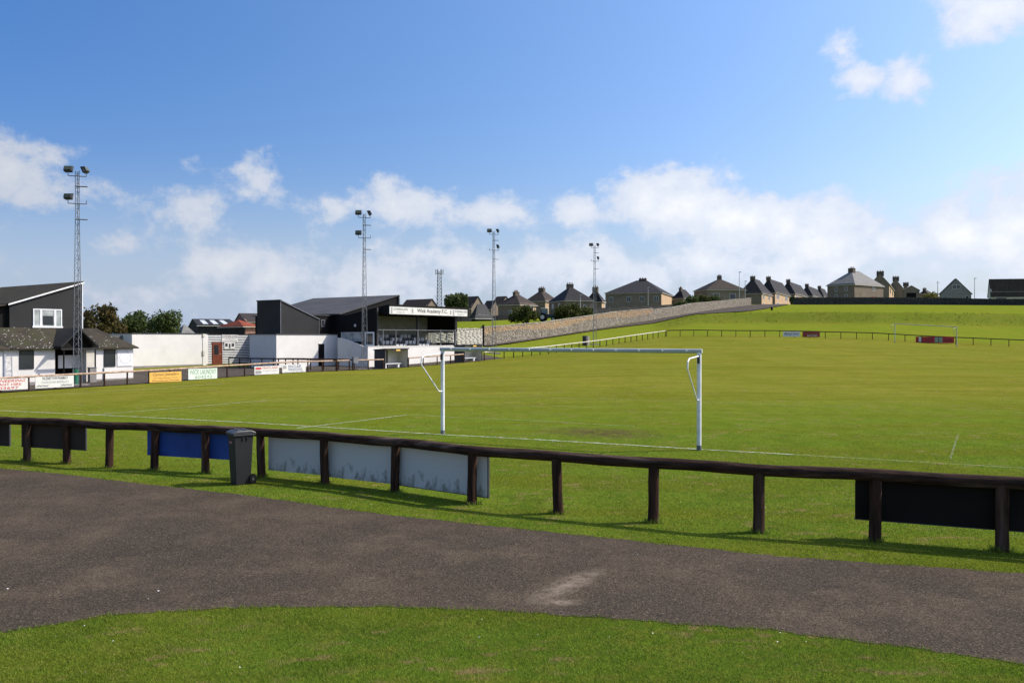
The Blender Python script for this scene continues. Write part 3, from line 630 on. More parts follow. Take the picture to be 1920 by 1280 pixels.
fr = Frame(-25.6, 50.6)                       # touchline frame
Lx = lambda px: fr.X(px)
GRL = 'rail fences round the pitch'
rail_fence('weathered rail fence along the left touchline carrying the advertising boards', [rl(-16), rl(Lx(655))], .85, 1.5, m_woodlight, group=GRL)
rail_fence('short reddish rail beside the left end of the first dugout', [rl(Lx(661)), rl(Lx(719))], .85, 1.7, m_woodlight, group=GRL)
rail_fence('pale topped rail between the two dugouts', [rl(Lx(766)), rl(Lx(869))], .85, 1.9, m_woodlight, group=GRL)
c_far = xy(1250, 120.2)
rail_fence('white topped rail running from the second dugout up to the far corner', [rl(Lx(908)), rl(Lx(1240)-2), rl(Lx(1240)), (c_far[0]-.2, c_far[1]-.1)], .88, 1.75, m_paler, m_wood, group=GRL)
rail_fence('long dark rail fence behind the far goal', [c_far, xy(1450,114.3), xy(1640,110.2), xy(1760,106.8), xy(1920,103), xy(2150,96)], .90, 1.95, m_wood, m_wood, .05, .06, group=GRL)
rail_fence('dark walkway rail running from the striped boarding down to the touchline', [xy(429,75.5), xy(632,66.5)], .9, 1.6, m_wood, m_wood, group=GRL)
rail_fence('dark walkway rail starting at the white changing block front', [xy(522,71.5), xy(664,68.4)], .9, 1.6, m_wood, m_wood, group=GRL)

# advertising boards on the left touchline
m_bw = mat('white_advert_panel', (.68,.68,.65), (.62,.62,.59), 2, .5); m_by = mat('yellow_advert_panel', (.72,.44,.10), (.66,.40,.09), 2, .5); m_bm = mat('mint_advert_panel', (.66,.76,.66), (.60,.70,.60), 2, .5)
tR = mat('red_print', (.55,.06,.05), None, 2, .6); tK = mat('black_print', (.05,.05,.06), None, 2, .6); tB = mat('blue_print', (.10,.14,.30), None, 2, .6); tG = mat('green_grey_print', (.30,.40,.30), None, 2, .6); tBr = mat('brown_print', (.30,.13,.04), None, 2, .6); tGy = mat('grey_print', (.33,.33,.34), None, 2, .6)
def ad(px0, px1, ptop, pbot, m_, label, lines):
    x0 = Lx(px0); x1 = Lx(px1); xm = (x0+x1)/2; p = rl(x0); z = T(*rl(xm))
    o = thing('advertising_board', label, 'advertising board', (*p, z), AX, 'advertising boards along the left touchline')
    Y = fr.w(xm,0).y; zt = min(.80, CZ-(ptop-HY)/F*Y-z); zb = max(.04, CZ-(pbot-HY)/F*Y-z); L = x1-x0; h = zt-zb
    MB().box(0,-.13,zb,L,-.10,zt).build('panel', m_, o)
    for (s, mm, a, b, c, d_, *k) in lines: text(s, mm, o, a*L, b*L, zb+c*h, zb+d_*h, -.134, shear=k[0] if k else 0, bold=.012)
    return o, L, zb, h
ad(-40,50,707,731,m_bw,'white board with red slanted ENGINEERING lettering at the left edge',[('ENGINEERING',tR,.10,.95,.68,.94,.3),('PLANT HIRE',tR,.28,.86,.38,.60),('603697',tR,.30,.80,.06,.30)])
ad(64,136,704,726,m_bw,'white pharmacy board with black lettering between clubhouse posts',[('PULTENEYTOWN PHARMACY',tK,.18,.84,.70,.96),('COLIN CLARK M.R.Pharm.S',tGy,.15,.86,.40,.58),('pharmacy',tK,.03,.34,.06,.30,.3),('pharmacy',tK,.66,.97,.06,.30,.3)])
ad(278,338,697,717.5,m_by,'yellow jewellers board on the left touchline rail',[('Cameo Jewellers',tBr,.10,.92,.55,.93,.35),('70 High Street, Wick',tBr,.12,.88,.32,.47),('Diamonds and Watches',tBr,.08,.92,.08,.24)])
ad(351,405,690.5,711,m_bm,'pale green laundry board with tall thin lettering',[('WICK LAUNDRY',tG,.04,.96,.45,.92),('604242',tG,.22,.82,.08,.36)])
o_, L_, zb_, h_ = ad(475,521,686,703.5,m_bw,'white board with a dark red emblem at its left',[('PENTLAND',tR,.32,.96,.66,.88),('Building Supplies',tGy,.34,.94,.36,.50)])
MB().prism([(.04*L_,zb_+.62*h_),(.27*L_,zb_+.62*h_),(.27*L_,zb_+.86*h_),(.04*L_,zb_+.86*h_)],'y',-.138,-.134).build('emblem', tR, o_)
MB().prism([(.04*L_,zb_+.12*h_),(.24*L_,zb_+.12*h_),(.30*L_,zb_+.30*h_),(.24*L_,zb_+.48*h_),(.04*L_,zb_+.48*h_)],'y',-.138,-.134).build('emblem', tGy, o_)
o_, L_, zb_, h_ = ad(527,571,683,701.5,m_bw,'white windows company board with dark blue lettering, rightmost on the left rail',[('SINCLAIR',tB,.24,.80,.58,.92),('WINDOWS',tB,.24,.84,.22,.52),('Tel Wick 602288',tGy,.1,.9,.05,.15)])
MB().box(.04*L_,-.138,zb_+.5*h_,.17*L_,-.134,zb_+.9*h_).build('emblem', tGy, o_)
# boards on the far fence
def far_ad(px0, px1, Y0, Y1, zb, zt, m_, label, lines):
    a = xy(px0,Y0); b = xy(px1,Y1); an = math.atan2(b[1]-a[1], b[0]-a[0]); L = math.dist(a,b); z = (T(*a)+T(*b))/2
    o = thing('advertising_board', label, 'advertising board', (*a, z), an, 'advertising boards on the far fence')
    MB().box(0,-.14,zb,L,-.10,zt).build('panel', m_, o)
    for (s, mm, q, r, c, d_, *k) in lines: text(s, mm, o, q*L, r*L, zb+c*(zt-zb), zb+d_*(zt-zb), -.144, shear=k[0] if k else 0, bold=.015)
    return o, L
m_br = mat('red_advert_panel', (.42,.035,.04), (.36,.03,.035), 2, .5); m_brb = mat('dull_red_advert_panel', (.30,.05,.045), (.22,.04,.035), 2, .5)
far_ad(1468,1500,113.7,113.1,.12,.84,m_bw,'small white board with blue writing on the far rail',[('Mackay\'s Hotel',tB,.08,.92,.25,.80,.3)])
far_ad(1504.5,1537,113,112.4,.12,.86,m_brb,'small dull red board next to the white one on the far rail',[('CURRIE',tBr,.3,.85,.5,.85),('BROTHERS',m_bw,.28,.85,.15,.42)])
o_, L_ = far_ad(1717,1789,108.1,106.1,.0,.84,m_br,'wide red board on the far rail behind the far goal',[('SCOTTISH',tK,.30,.46,.4,.75),('FOOTBALL',tK,.74,.95,.3,.6)])
MB().box(.08*L_,-.144,.16,.15*L_,-.141,.78).build('emblem', m_bw, o_); MB().box(.50*L_,-.144,.1,.70*L_,-.141,.78).build('emblem', tG, o_)

# ================================================================== FIVE: windows helper
def window(parent, face, a, z, w_, h_, frame=m_frame, pane=m_glass, mull=1, name='window', t=.06, trans=False, y=0.0, proud=.05):
    """face 'y': in the plane y (looking to -y), a is local x.  face 'x': in the plane x=y (looking to -x), a is local y.  face 'X': looking to +x"""
    def bx(mb, a0, z0, a1, z1, d0, d1):
        if face == 'y': mb.box(a0, y-d1, z0, a1, y-d0, z1)
        elif face == 'x': mb.box(y-d1, a0, z0, y-d0, a1, z1)
        else: mb.box(y+d0, a0, z0, y+d1, a1, z1)
        return mb
    f = MB(); bx(f, a, z, a+w_, z+t, 0, proud); bx(f, a, z+h_-t, a+w_, z+h_, 0, proud); bx(f, a, z+t, a+t, z+h_-t, 0, proud); bx(f, a+w_-t, z+t, a+w_, z+h_-t, 0, proud)
    for k in range(mull): c = a+w_*(k+1)/(mull+1); bx(f, c-t/2, z+t, c+t/2, z+h_-t, 0, proud)
    if trans: bx(f, a+t, z+h_*.62, a+w_-t, z+h_*.62+t, 0, proud-.005)
    fo = f.build(name, frame, parent); bx(MB(), a+t, z+t, a+w_-t, z+h_-t, .002, proud-.02).build('pane', pane, fo)
    return fo

# ================================================================== SIX: clubhouse (left)
cf = Frame(-27.1, 58.6); ch = cf.thing('clubhouse', 'white walled clubhouse with charcoal upper storey and mossy skirt roof', 'clubhouse')
X0 = cf.X(-60)-2; XR = 0.0
ze = cf.Z(649.5, 0, 0)                 # eaves
w0, w1 = cf.X(103), cf.X(159)          # dark porch recess
MB().box(X0,0,-.4,w0,.25,ze).build('wall', m_white, ch); MB().box(w1,0,-.4,XR,.25,ze).build('wall', m_white, ch)
MB().box(XR-.25,.252,-.4,XR,7,ze).build('wall', m_white, ch)
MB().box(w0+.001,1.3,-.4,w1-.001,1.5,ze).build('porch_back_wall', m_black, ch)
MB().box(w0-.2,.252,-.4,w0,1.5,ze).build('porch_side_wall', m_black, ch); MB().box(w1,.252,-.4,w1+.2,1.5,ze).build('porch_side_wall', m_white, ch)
MB().box(X0,-.02,-.4,w0,-.002,.12).build('plinth', m_conc, ch); MB().box(w1,-.02,-.4,XR,-.002,.12).build('plinth', m_conc, ch)
MB().box(X0,-.03,ze-.06,w0-.05,-.003,ze-.002).build('eaves_board', m_whitepaint, ch); MB().box(w1+.3,-.03,ze-.06,XR,-.003,ze-.002).build('eaves_board', m_whitepaint, ch)
# black windows
for a, b in ((36,63),(194.5,216)):
    x0, x1 = cf.X(a), cf.X(b); z1 = cf.Z(656 if a < 100 else 655, x0, 0); z0 = cf.Z(692 if a < 100 else 687.5, x0, 0)
    window(ch, 'y', x0, z0, x1-x0, z1-z0, m_charcoal, m_glass, 0, t=.05, y=0)
x0, x1 = cf.X(219.5), cf.X(248.5); z1 = cf.Z(654, x0, 0); z0 = cf.Z(686.5, x0, 0)
bd = MB().box(x0,-.05,z0,x1,-.02,z1).build('target_board', m_whitepaint, ch)
mb = MB(); cx, cz, rr = (x0+x1)/2, (z0+z1)/2, .42; q = [(cx+rr*math.cos(k*math.pi/12), -.054, cz+rr*math.sin(k*math.pi/12)) for k in range(25)]
mb.tube(q, .006, 4).build('circle', tGy, bd)
# down pipe, panel on the white porch pier
MB().cyl((cf.X(8),-.06,-.1),(cf.X(8),-.06,ze),.04,.04,8).build('down_pipe', m_whitepaint, ch); MB().cyl((cf.X(193.5),-.05,-.1),(cf.X(194),-.05,.9),.03,.03,8).build('down_pipe', m_grey, ch)
# skirt roof
yb = 1.9; zr = cf.Z(614.5, cf.X(70, yb), yb); xh = cf.X(180, yb)
mb = MB(); X00 = X0
v = [(X0,-.3,ze-.05),(XR+.25,-.3,ze-.05),(xh,yb,zr),(X0,yb,zr),(XR+.25,7,ze-.05),(xh,5,zr),(X0,-.3,ze-.14),(XR+.25,-.3,ze-.14),(XR+.25,7,ze-.14),(X0,7,ze-.14),(X0,5,zr)]
mb.add(v, [(0,1,2,3),(1,4,5,2),(0,6,7,1),(1,7,8,4),(6,9,8,7),(3,2,5,10),(0,3,10,9,6),(4,8,9,10,5)]); roof = mb.build('skirt_roof', m_roofbrown, ch)
sp = None; rs2 = random.Random(5)
for k in range(110):
    x = rs2.uniform(cf.X(12), cf.X(100)) if k < 80 else rs2.uniform(cf.X(165), cf.X(225)); f = rs2.random()**2.2
    if k >= 80: f = min(f, .55)
    y_ = -.3+(yb+.3)*f; z_ = ze-.05+(zr-ze+.05)*f
    if sp is None: spm = MB()
    s_ = rs2.uniform(.008,.030)
    (spm.box(x-s_*1.4,y_-s_,z_+.002,x+s_*1.4,y_+s_,z_+.03)); sp = 1
dr = spm.build('bird_droppings', m_spot, roof); dr['kind'] = 'stuff'
# porch gable
gx0, gx1, gxm = cf.X(115.5), cf.X(180.5), cf.X(150)
pj = -1.1; gx0 = cf.X(117, pj); gx1 = cf.X(181, pj); gxm = (gx0+gx1)/2; zg0 = cf.Z(650, gxm, pj); zg1 = cf.Z(616.5, gxm, pj)
mb = MB(); mb.prism([(gx0-.12,zg0-.06),(gxm,zg1-.06),(gxm,zg1+.06),(gx0-.12,zg0+.06)],'y',pj-.1,yb).prism([(gx1+.12,zg0-.06),(gx1+.12,zg0+.06),(gxm,zg1+.06),(gxm,zg1-.06)],'y',pj-.1,yb)
mb.build('porch_roof', m_charcoal, ch)
mb = MB(); mb.prism([(gx0,zg0-.06),(gx1,zg0-.06),(gxm,zg1-.08)],'y',pj+.5,pj+.55); mb.build('porch_gable', m_black, ch)
MB().box(gx0-.08,pj-.04,zg0-.2,gx1+.08,pj+.06,zg0-.07).build('porch_beam', m_charcoal, ch)
for px in (119.5,178.5): MB().cyl((cf.X(px,pj),pj,-.1),(cf.X(px,pj),pj,zg0-.2),.05,.05,8).build('porch_post', m_black, ch)
x0, x1 = cf.X(109,.6), cf.X(151,.6); nb_ = MB().box(x0,.6,cf.Z(690.5,x0,.6),x1,.64,cf.Z(666,x0,.6)).build('notice_board', m_white, ch)
MB().box(cf.X(156,.2)+.05,-.1,-.2,cf.X(176,0),-.03,cf.Z(652,0,0)).build('white_panel', m_cream, ch)
# upper storey
y2 = 1.9; xa, xb = cf.X(18, y2), cf.X(153.5, y2); za = cf.Z(569, xa, y2); zb = cf.Z(528.5, xb, y2)
MB().prism([(xa,zr-.3),(xb,zr-.3),(xb,zb-.05),(xa,za-.05)],'y',y2,y2+12).build('upper_wall', m_charcoal, ch)
MB().prism([(xa-.12,za-.09),(xa-.12,za+.02),(xb+.08,zb+.05),(xb+.08,zb-.06)],'y',y2-.14,y2+12.1).build('upper_roof', m_roofbrown, ch)
MB().prism([(xa-.14,za-.12),(xa-.14,za-.02),(xb+.1,zb+.0),(xb+.1,zb-.10)],'y',y2-.18,y2-.142).build('verge_board', m_whitepaint, ch)
MB().box(xb+.002,y2-.05,zr-.2,xb+.06,y2+.02,zb-.1).build('corner_trim', m_whitepaint, ch)
MB().box(X0,y2+.3,zr-.3,xa-.001,y2+12,za-.15).build('rear_wing', m_black, ch)
MB().prism([(X0,za-1.1),(xa-.15,za-.12),(xa-.15,za-.02),(X0,za-1.0)],'y',y2,y2+12).build('lean_roof', m_roofbrown, ch)
x0, x1 = cf.X(61.5,y2), cf.X(115.5,y2); z0, z1 = cf.Z(613,x0,y2), cf.Z(578.5,x0,y2)
wd = x1-x0; wf = MB(); t_ = .075
wf.box(x0-.05,y2-.10,z0-.04,x1+.05,y2-.002,z0+t_).box(x0,y2-.07,z1-t_,x1,y2-.002,z1).box(x0,y2-.07,z0+t_,x0+t_,y2-.002,z1-t_).box(x1-t_,y2-.07,z0+t_,x1,y2-.002,z1-t_)
for c in (.27,.76): wf.box(x0+wd*c-.07,y2-.065,z0+t_,x0+wd*c+.07,y2-.002,z1-t_)
wo = wf.build('window', m_whitepaint, ch)
for c0, c1, m_ in ((.0,.27,m_glasslight),(.27,.76,m_glasslight),(.76,1,m_glasslight)): MB().box(x0+wd*c0+.08,y2-.04,z0+t_,x0+wd*c1-.08,y2-.003,z1-t_).build('pane', m_, wo)
c0, c1 = x0+wd*.27+.12, x0+wd*.76-.12; MB().box(c0,y2-.05,z0+.14,c1,y2-.041,z0+(z1-z0)*.62).build('dark_pane', m_glass, wo)
MB().cyl((cf.X(18.5,8),8,za+.1),(cf.X(18.5,8),8,za+.9),.08,.08,8).build('vent_pipe', m_black, ch)
# barrel and grey box by the porch
p = cf.w(cf.X(142,-1.9),-1.9); o = thing('litter_barrel', 'green plastic litter barrel standing by the clubhouse porch', 'litter bin', (p.x,p.y,T(p.x,p.y)))
m_gr = mat('green_plastic', (.02,.20,.10), (.015,.16,.08), 3, .4)
MB().cyl((0,0,.03),(0,0,.95),.19,.20,18).build('drum', m_gr, o, smooth=True); MB().cyl((0,0,.95),(0,0,.99),.215,.215,18).build('rim', m_gr, o, smooth=True)
p = cf.w(cf.X(172.5,-1.0),-1.0); o = thing('grey_cabinet', 'small grey cabinet against the clubhouse wall beside the porch', 'cabinet', (p.x,p.y,T(p.x,p.y)), AX)
MB().box(-.22,-.15,0,.22,.15,1.0).build('body', m_conc, o); MB().box(-.25,-.18,1.0,.25,.18,1.04).build('top', m_grey, o)

# ================================================================== SEVEN: long white wall, striped boards, changing block
wf_ = Frame(ux(247.5)*75, 75); L = wf_.X(390); zt = wf_.Z(625.5, 0, 0)
o = wf_.thing('long_white_wall', 'long plain white rendered wall of the store right of the clubhouse', 'outbuilding')
MB().box(0,0,-.3,L,6,zt).build('wall', m_white, o); MB().box(-.05,-.06,zt,L+.05,6.05,zt+.07).build('coping', m_darkgrey, o)
MB().box(L-.62,-.05,wf_.Z(688,L,0),L-.22,-.002,zt).build('pier', m_white, o)
x = wf_.X(381); MB().box(x-.1,-.12,wf_.Z(631,x,0),x+.12,-.002,wf_.Z(625.9,x,0)).build('alarm_box', m_cream, o); MB().box(x-.1,-.12,wf_.Z(666,x,0),x+.12,-.002,wf_.Z(657,x,0)).build('meter_box', m_cream, o)
MB().box(0,-.02,-.3,L,-.002,.22).build('plinth', m_conc, o)
m_backw = mat('grey_render', (.13,.13,.13), None, 1)
MB().box(-6,1.5,-.3,-.01,1.7,zt-.15).build('side_wall', m_backw, o)

sf = Frame(wf_.w(L,0.35).x, wf_.w(L,.35).y); o = sf.thing('striped_board_wall', 'black and white striped boarded wall with a red brown door and company sign', 'boarded wall')
SL = sf.X(470); zt2 = sf.Z(626, SL/2, 0); hh = zt2
MB().box(0,0,-.3,SL+2,.3,zt2).build('wall', m_black, o)
n = 17; dx0, dx1 = sf.X(397.5), sf.X(413.5); dz = sf.Z(643.5, dx0, 0); pl = None
for k in range(n):
    z0 = .12+k*(zt2-.18)/n
    for (a, b) in ((.03, dx0-.04), (dx1+.04, SL+1.5)) if z0 < dz+.02 else ((.03, SL+1.5),):
        MB().box(a,-.025,z0,b,-.002,z0+.095).build('board', m_whitepaint, o)
d = MB().box(dx0,-.08,0,dx1,-.03,dz).build('door', m_redbrown, o)
MB().box(dx0+.18,-.085,dz*.48,dx1-.3,-.081,dz-.18).build('pane', m_glass, d); MB().box(dx1-.14,-.12,dz*.48,dx1-.05,-.081,dz*.48+.06).build('handle', m_frame, d)
MB().box(dx1,-.1,-.02,dx1+.14,-.026,dz+.1).build('door_frame', m_redbrown, o); MB().box(dx0-.1,-.1,dz+.002,dx1-.002,-.026,dz+.10).build('door_frame', m_redbrown, o)
# sign above
s0, s1 = sf.X(414.8), sf.X(445); za_, zb_ = sf.Z(641.2, s0, 0), sf.Z(627.5, s0, 0)
sg = thing('company_sign', 'white company sign lettered in black on the striped boarding', 'sign', (sf.w(0,0).x, sf.w(0,0).y, sf.z), AX)
MB().box(s0,-.09,za_,s1,-.045,zb_).build('panel', m_bw, sg)
hS = zb_-za_; text('D.STEVEN & SON', tK, sg, s0+.06, s1-.06, za_+hS*.55, za_+hS*.93, -.094, bold=.01); text('(WICK) LTD', tK, sg, s0+.4, s1-.4, za_+hS*.33, za_+hS*.48, -.094); text('BUILDING CONTRACTORS', tK, sg, s0+.1, s1-.1, za_+hS*.08, za_+hS*.25, -.094)
s0, s1 = sf.X(419.5), sf.X(439.5); za_, zb_ = sf.Z(654, s0, 0), sf.Z(641.8, s0, 0)
sg = thing('house_plan_sign', 'small white sign with three dark squares below the company sign', 'sign', (sf.w(0,0).x, sf.w(0,0).y, sf.z), AX)
MB().box(s0,-.09,za_,s1,-.045,zb_).build('panel', m_bw, sg)
W_ = s1-s0; hS = zb_-za_
for a, b, c, d_ in ((.08,.32,.35,.85),(.42,.58,.12,.80),(.68,.92,.35,.85)): MB().box(s0+a*W_,-.094,za_+c*hS,s0+b*W_,-.09,za_+d_*hS).build('emblem', tK, sg)

kf = Frame(-21.0, 73.0); o = kf.thing('changing_block', 'white flat roofed changing block with a tall charcoal wedge on top', 'changing block')
XL = kf.X(632.5); D = kf.Y(468); zt = kf.Z(627, 0, 0)
MB().box(0,0,-.3,XL,D,zt).build('wall', m_white, o); MB().box(-.06,-.06,zt,XL+.06,D+.06,zt+.09).build('roof_edge', m_darkgrey, o)
x0, x1 = kf.X(597), kf.X(607.5); dz = kf.Z(644.5, x0, 0)
dr_ = MB().box(x0,-.03,0,x1,-.002,dz).build('door', m_dark, o); MB().box(x1,-.06,0,x1+.16,-.002,dz+.06).build('door_frame', m_white, o); MB().box(x0,-.05,dz,x1-.001,-.002,dz+.06).build('door_frame', m_white, o)
yb2 = .9; xa = kf.X(526, yb2); yb_ = yb2+(kf.Y(482, xa)-yb2)
xb = kf.X(598, yb2); zA = kf.Z(562.5, xa, yb2); zB = kf.Z(598.5, xb, yb2)
MB().prism([(xa,zt+.08),(xb,zt+.08),(xb,zB-.04),(xa,zA-.04)],'y',yb2,yb_).build('wedge_wall', m_charcoal, o)
MB().prism([(xa-.05,zA-.02),(xb+.05,zB-.02),(xb+.05,zB+.05),(xa-.05,zA+.05)],'y',yb2-.05,yb_+.05).build('wedge_roof', m_darkgrey, o)
MB().box(xa-.03,yb2-.04,zt+.1,xa+.03,yb2-.003,zA-.05).build('corner_trim', m_grey, o); MB().box(xb-.03,yb2-.04,zt+.1,xb+.03,yb2-.003,zB-.05).build('corner_trim', m_grey, o)
MB().prism([(xa-.06,zA-.05),(xb+.06,zB-.05),(xb+.06,zB+.02),(xa-.06,zA+.02)],'y',yb2-.09,yb2-.051).build('verge_board', m_grey, o)

# ================================================================== EIGHT: grandstand
gf = Frame(-13.2, 75.0); st = gf.thing('grandstand', 'black and white covered football stand with a long lettered sign along its roof', 'grandstand')
XE = gf.X(874); zw = gf.Z(649.5, 5, 0); zfront = zw
op0, op1 = gf.X(697.5), gf.X(722)         # dark opening left
zop = gf.Z(660, op0, 0)
MB().box(0,0,-.3,XE,.18,zw).build('front_wall', m_white, st)
MB().box(-.01,-.03,zw,XE,.21,zw+.07).build('coping', m_white, st)
xk0, xk1 = gf.X(848), gf.X(871); 
# canopy
yo = -.75; cx0 = gf.X(728.5, yo); cx1 = gf.X(878.5, yo); zF1 = gf.Z(571.5, cx0, yo); zF0 = gf.Z(590, cx0, yo)
yk = gf.Y(657, cx0); zK = gf.Z(589.5, cx0, yk); yk = min(yk, 9.5)
MB().prism([(yo,zF1-.06),(yk,zK-.06),(yk,zK+.05),(yo,zF1+.05)],'x',cx0,cx1).build('canopy_roof', m_black, st)
MB().box(cx0,yo-.06,zF0,cx1,yo-.002,zF1+.08).build('fascia', m_black, st)
MB().prism([(yo,zF0),(yo,zF1-.07),(2.2,zF1-.07-(zF1-zK)*2.9/(yk-yo))],'x',cx0,cx0+.05).build('canopy_end', m_black, st)
s0 = gf.X(730.3,yo-.1); s1 = gf.X(876,yo-.1); zs1 = gf.Z(574.3, s0, yo-.1); zs0 = gf.Z(588.2, s0, yo-.1); hS = zs1-zs0; W_ = s1-s0
sgn = thing('stand_sign', 'long white sign reading the club name across the front of the stand roof', 'sign', (gf.w(0,0).x, gf.w(0,0).y, gf.z), AX)
MB().box(s0,yo-.12,zs0,s1,yo-.07,zs1).build('panel', m_bw, sgn)
yt = yo-.125
text('Wick Academy F.C.', tK, sgn, s0+W_*.325, s0+W_*.72, zs0+hS*.16, zs0+hS*.86, yt, bold=.02)
for a in (.045,.825):
    text('D.STEVEN & SON', tK, sgn, s0+W_*a, s0+W_*(a+.165), zs0+hS*.52, zs0+hS*.82, yt, bold=.012); text('CONTRACTORS', tGy, sgn, s0+W_*(a+.03), s0+W_*(a+.13), zs0+hS*.16, zs0+hS*.34, yt)
    mb = MB(); c = s0+W_*(a-.022)
    for q in (0,1,2): mb.box(c-.11,yt-.001,zs0+hS*(.12+q*.28),c+.11,yt+.002,zs0+hS*(.26+q*.28))
    mb.build('emblem', tK, sgn)
for c in (.27,.765): MB().prism([(s0+W_*(c-.008),zs0+hS*.2),(s0+W_*(c+.008),zs0+hS*.2),(s0+W_*(c+.011),zs0+hS*.8),(s0+W_*(c-.011),zs0+hS*.8)],'y',yt-.001,yt+.002).build('emblem', tGy, sgn)
# side wall (left), windows, door
xs_ = gf.X(705, .3)
ysb = gf.Y(632.5, xs_)
def zroof(y): return zF1-.06+(zK-zF1)*(y-yo)/(yk-yo)
MB().prism([(.25,zw-.02),(.25,zroof(.25)-.01),(yk,zroof(yk)-.01),(ysb,zroof(yk)-.01),(ysb,-.3),(.25,-.3)],'x',xs_,xs_+.15).build('side_wall', m_black, st)
for (a, b, c, d_, mm) in ((684.5,702,622,648.5,m_white),):
    ya, yb_ = gf.Y(b, xs_), gf.Y(a, xs_); z0, z1 = gf.Z(d_, xs_, ya), gf.Z(c, xs_, ya)
    window(st, 'x', ya, z0, yb_-ya, z1-z0, m_whitepaint, m_glass, 0, 'door', .16, y=xs_)
ya, yb_ = gf.Y(680, xs_), gf.Y(640, xs_); z0, z1 = gf.Z(640, xs_, ya), gf.Z(622.5, xs_, ya)
window(st, 'x', ya, z0, yb_-ya, z1-z0, m_frame, m_glasslight, 2, 'window', .06, y=xs_)  # pale panes paint in the sky reflection and the seats beyond
yc = gf.Y(666, xs_); zc = gf.Z(610, xs_, yc); MB().cyl((xs_-.03,yc,zc),(xs_-.002,yc,zc),.14,.14,16).build('round_vent', m_frame, st)
# ramp wing wall
xr = xs_-1.1; ya, yb_ = gf.Y(691, xr), gf.Y(632.8, xr); ym = gf.Y(642, xr)
MB().prism([(max(ya,.0),-.3),(yb_,-.3),(yb_,gf.Z(633,xr,yb_)),(ym,gf.Z(634,xr,ym)),(gf.Y(680,xr),gf.Z(648.5,xr,gf.Y(680,xr))),(max(ya,.0),gf.Z(649,xr,.2))],'x',xr,xr+.18).build('wing_wall', m_white, st)
MB().box(xs_+.15,yk,-.3,XE,yk+.2,zroof(yk)).build('back_wall', mat('stand_inner_wall', (.27,.27,.24), (.22,.22,.20), 1, .9), st)
xe = gf.X(855,.3)
m_clear = bpy.data.materials.new('clear_glazing'); m_clear.use_nodes = True; t = m_clear.node_tree; gb = t.nodes.new('ShaderNodeBsdfGlossy'); gb.inputs['Roughness'].default_value = .05; tb = t.nodes.new('ShaderNodeBsdfTransparent'); tb.inputs[0].default_value = (.88,.90,.88,1); mg = t.nodes.new('ShaderNodeMixShader'); mg.inputs[0].default_value = .08
t.links.new(tb.outputs[0], mg.inputs[1]); t.links.new(gb.outputs[0], mg.inputs[2]); t.links.new(mg.outputs[0], t.nodes['Material Output'].inputs[0])
ya, yb_ = gf.Y(838, xe), gf.Y(793, xe); z0, z1 = gf.Z(643, xe, ya), gf.Z(622.5, xe, ya)
yd0 = max(.27, gf.Y(849, xe))
MB().box(xe,.25,-.3,xe+.15,yk-.002,z0).prism([(.25,z1),(yk-.002,z1),(yk-.002,zroof(yk)-.01),(.25,zroof(.25)-.01)],'x',xe,xe+.15).box(xe,yb_,z0,xe+.15,yk-.002,z1).build('end_wall', m_black, st)
window(st, 'x', ya+.01, z0, yb_-ya-.02, z1-z0, m_cream, m_clear, 2, 'window', .05, y=xe+.05)
window(st, 'x', yd0, z0, ya-yd0-.01, z1-z0, m_whitepaint, m_clear, 0, 'door', .07, y=xe+.05)
# roof lights seen from below
for a in (.18,.45): MB().box(cx0+(cx1-cx0)*a,1.2,zroof(1.2)-.12,cx0+(cx1-cx0)*a+1.0,1.5,zroof(1.5)-.09).build('strip_light', m_whitepaint, st)
for px in (706.5,782.5,853): x = gf.X(px,.35); MB().box(x-.09,.22,zw-.1,x+.09,.42,zroof(.3)).build('column', m_darkgrey, st)
for px in (718,742,783,826,853):
    x = gf.X(px,.1); MB().box(x-.035,.06,zw+.07,x+.035,.13,gf.Z(617.5,x,.1)).build('screen_post', m_grey, st)
xa, xb = gf.X(708.5,.1), gf.X(853,.1); MB().box(xa,.065,gf.Z(618.3,xa,.1)-.02,xb,.125,gf.Z(618.3,xa,.1)+.04).build('screen_rail', m_grey, st)
# stepped deck and seats
rows = 6
for k in range(rows):
    y_ = .5+.82*k; z_ = zw-.55+.30*k
    MB().box(xs_+.16,y_,-.2,xe-.01,y_+.819,z_).build('step', m_conc, st)
m_seatl = mat('pale_grey_seat_plastic', (.52,.53,.54), (.42,.43,.45), 3, .45); m_seatd = mat('black_seat_plastic', (.04,.043,.05), (.03,.032,.038), 3, .45)
def seat_mb(): return MB().box(-.21,0,.36,.21,.38,.42).box(-.21,.36,.42,.21,.42,.80).box(-.04,.1,0,.04,.3,.36)
sl = sd_ = None
rs3 = random.Random(2)
nseat = int((xe-xs_-2.2)/.56)
for k in range(rows):
    for j in range(nseat):
        x = xs_+.5+j*.56
        light = ((j+k*2)//3) % 2 == 0 if rs3.random() > .2 else rs3.random() > .5
        loc = (x, .55+.82*k+.2, zw-.55+.30*k)
        if light:
            if sl is None: sl = seat_mb().build('seat', m_seatl, st, loc)
            else: clone(sl, 'seat', st, loc)
        else:
            if sd_ is None: sd_ = seat_mb().build('seat', m_seatd, st, loc)
            else: clone(sd_, 'seat', st, loc)

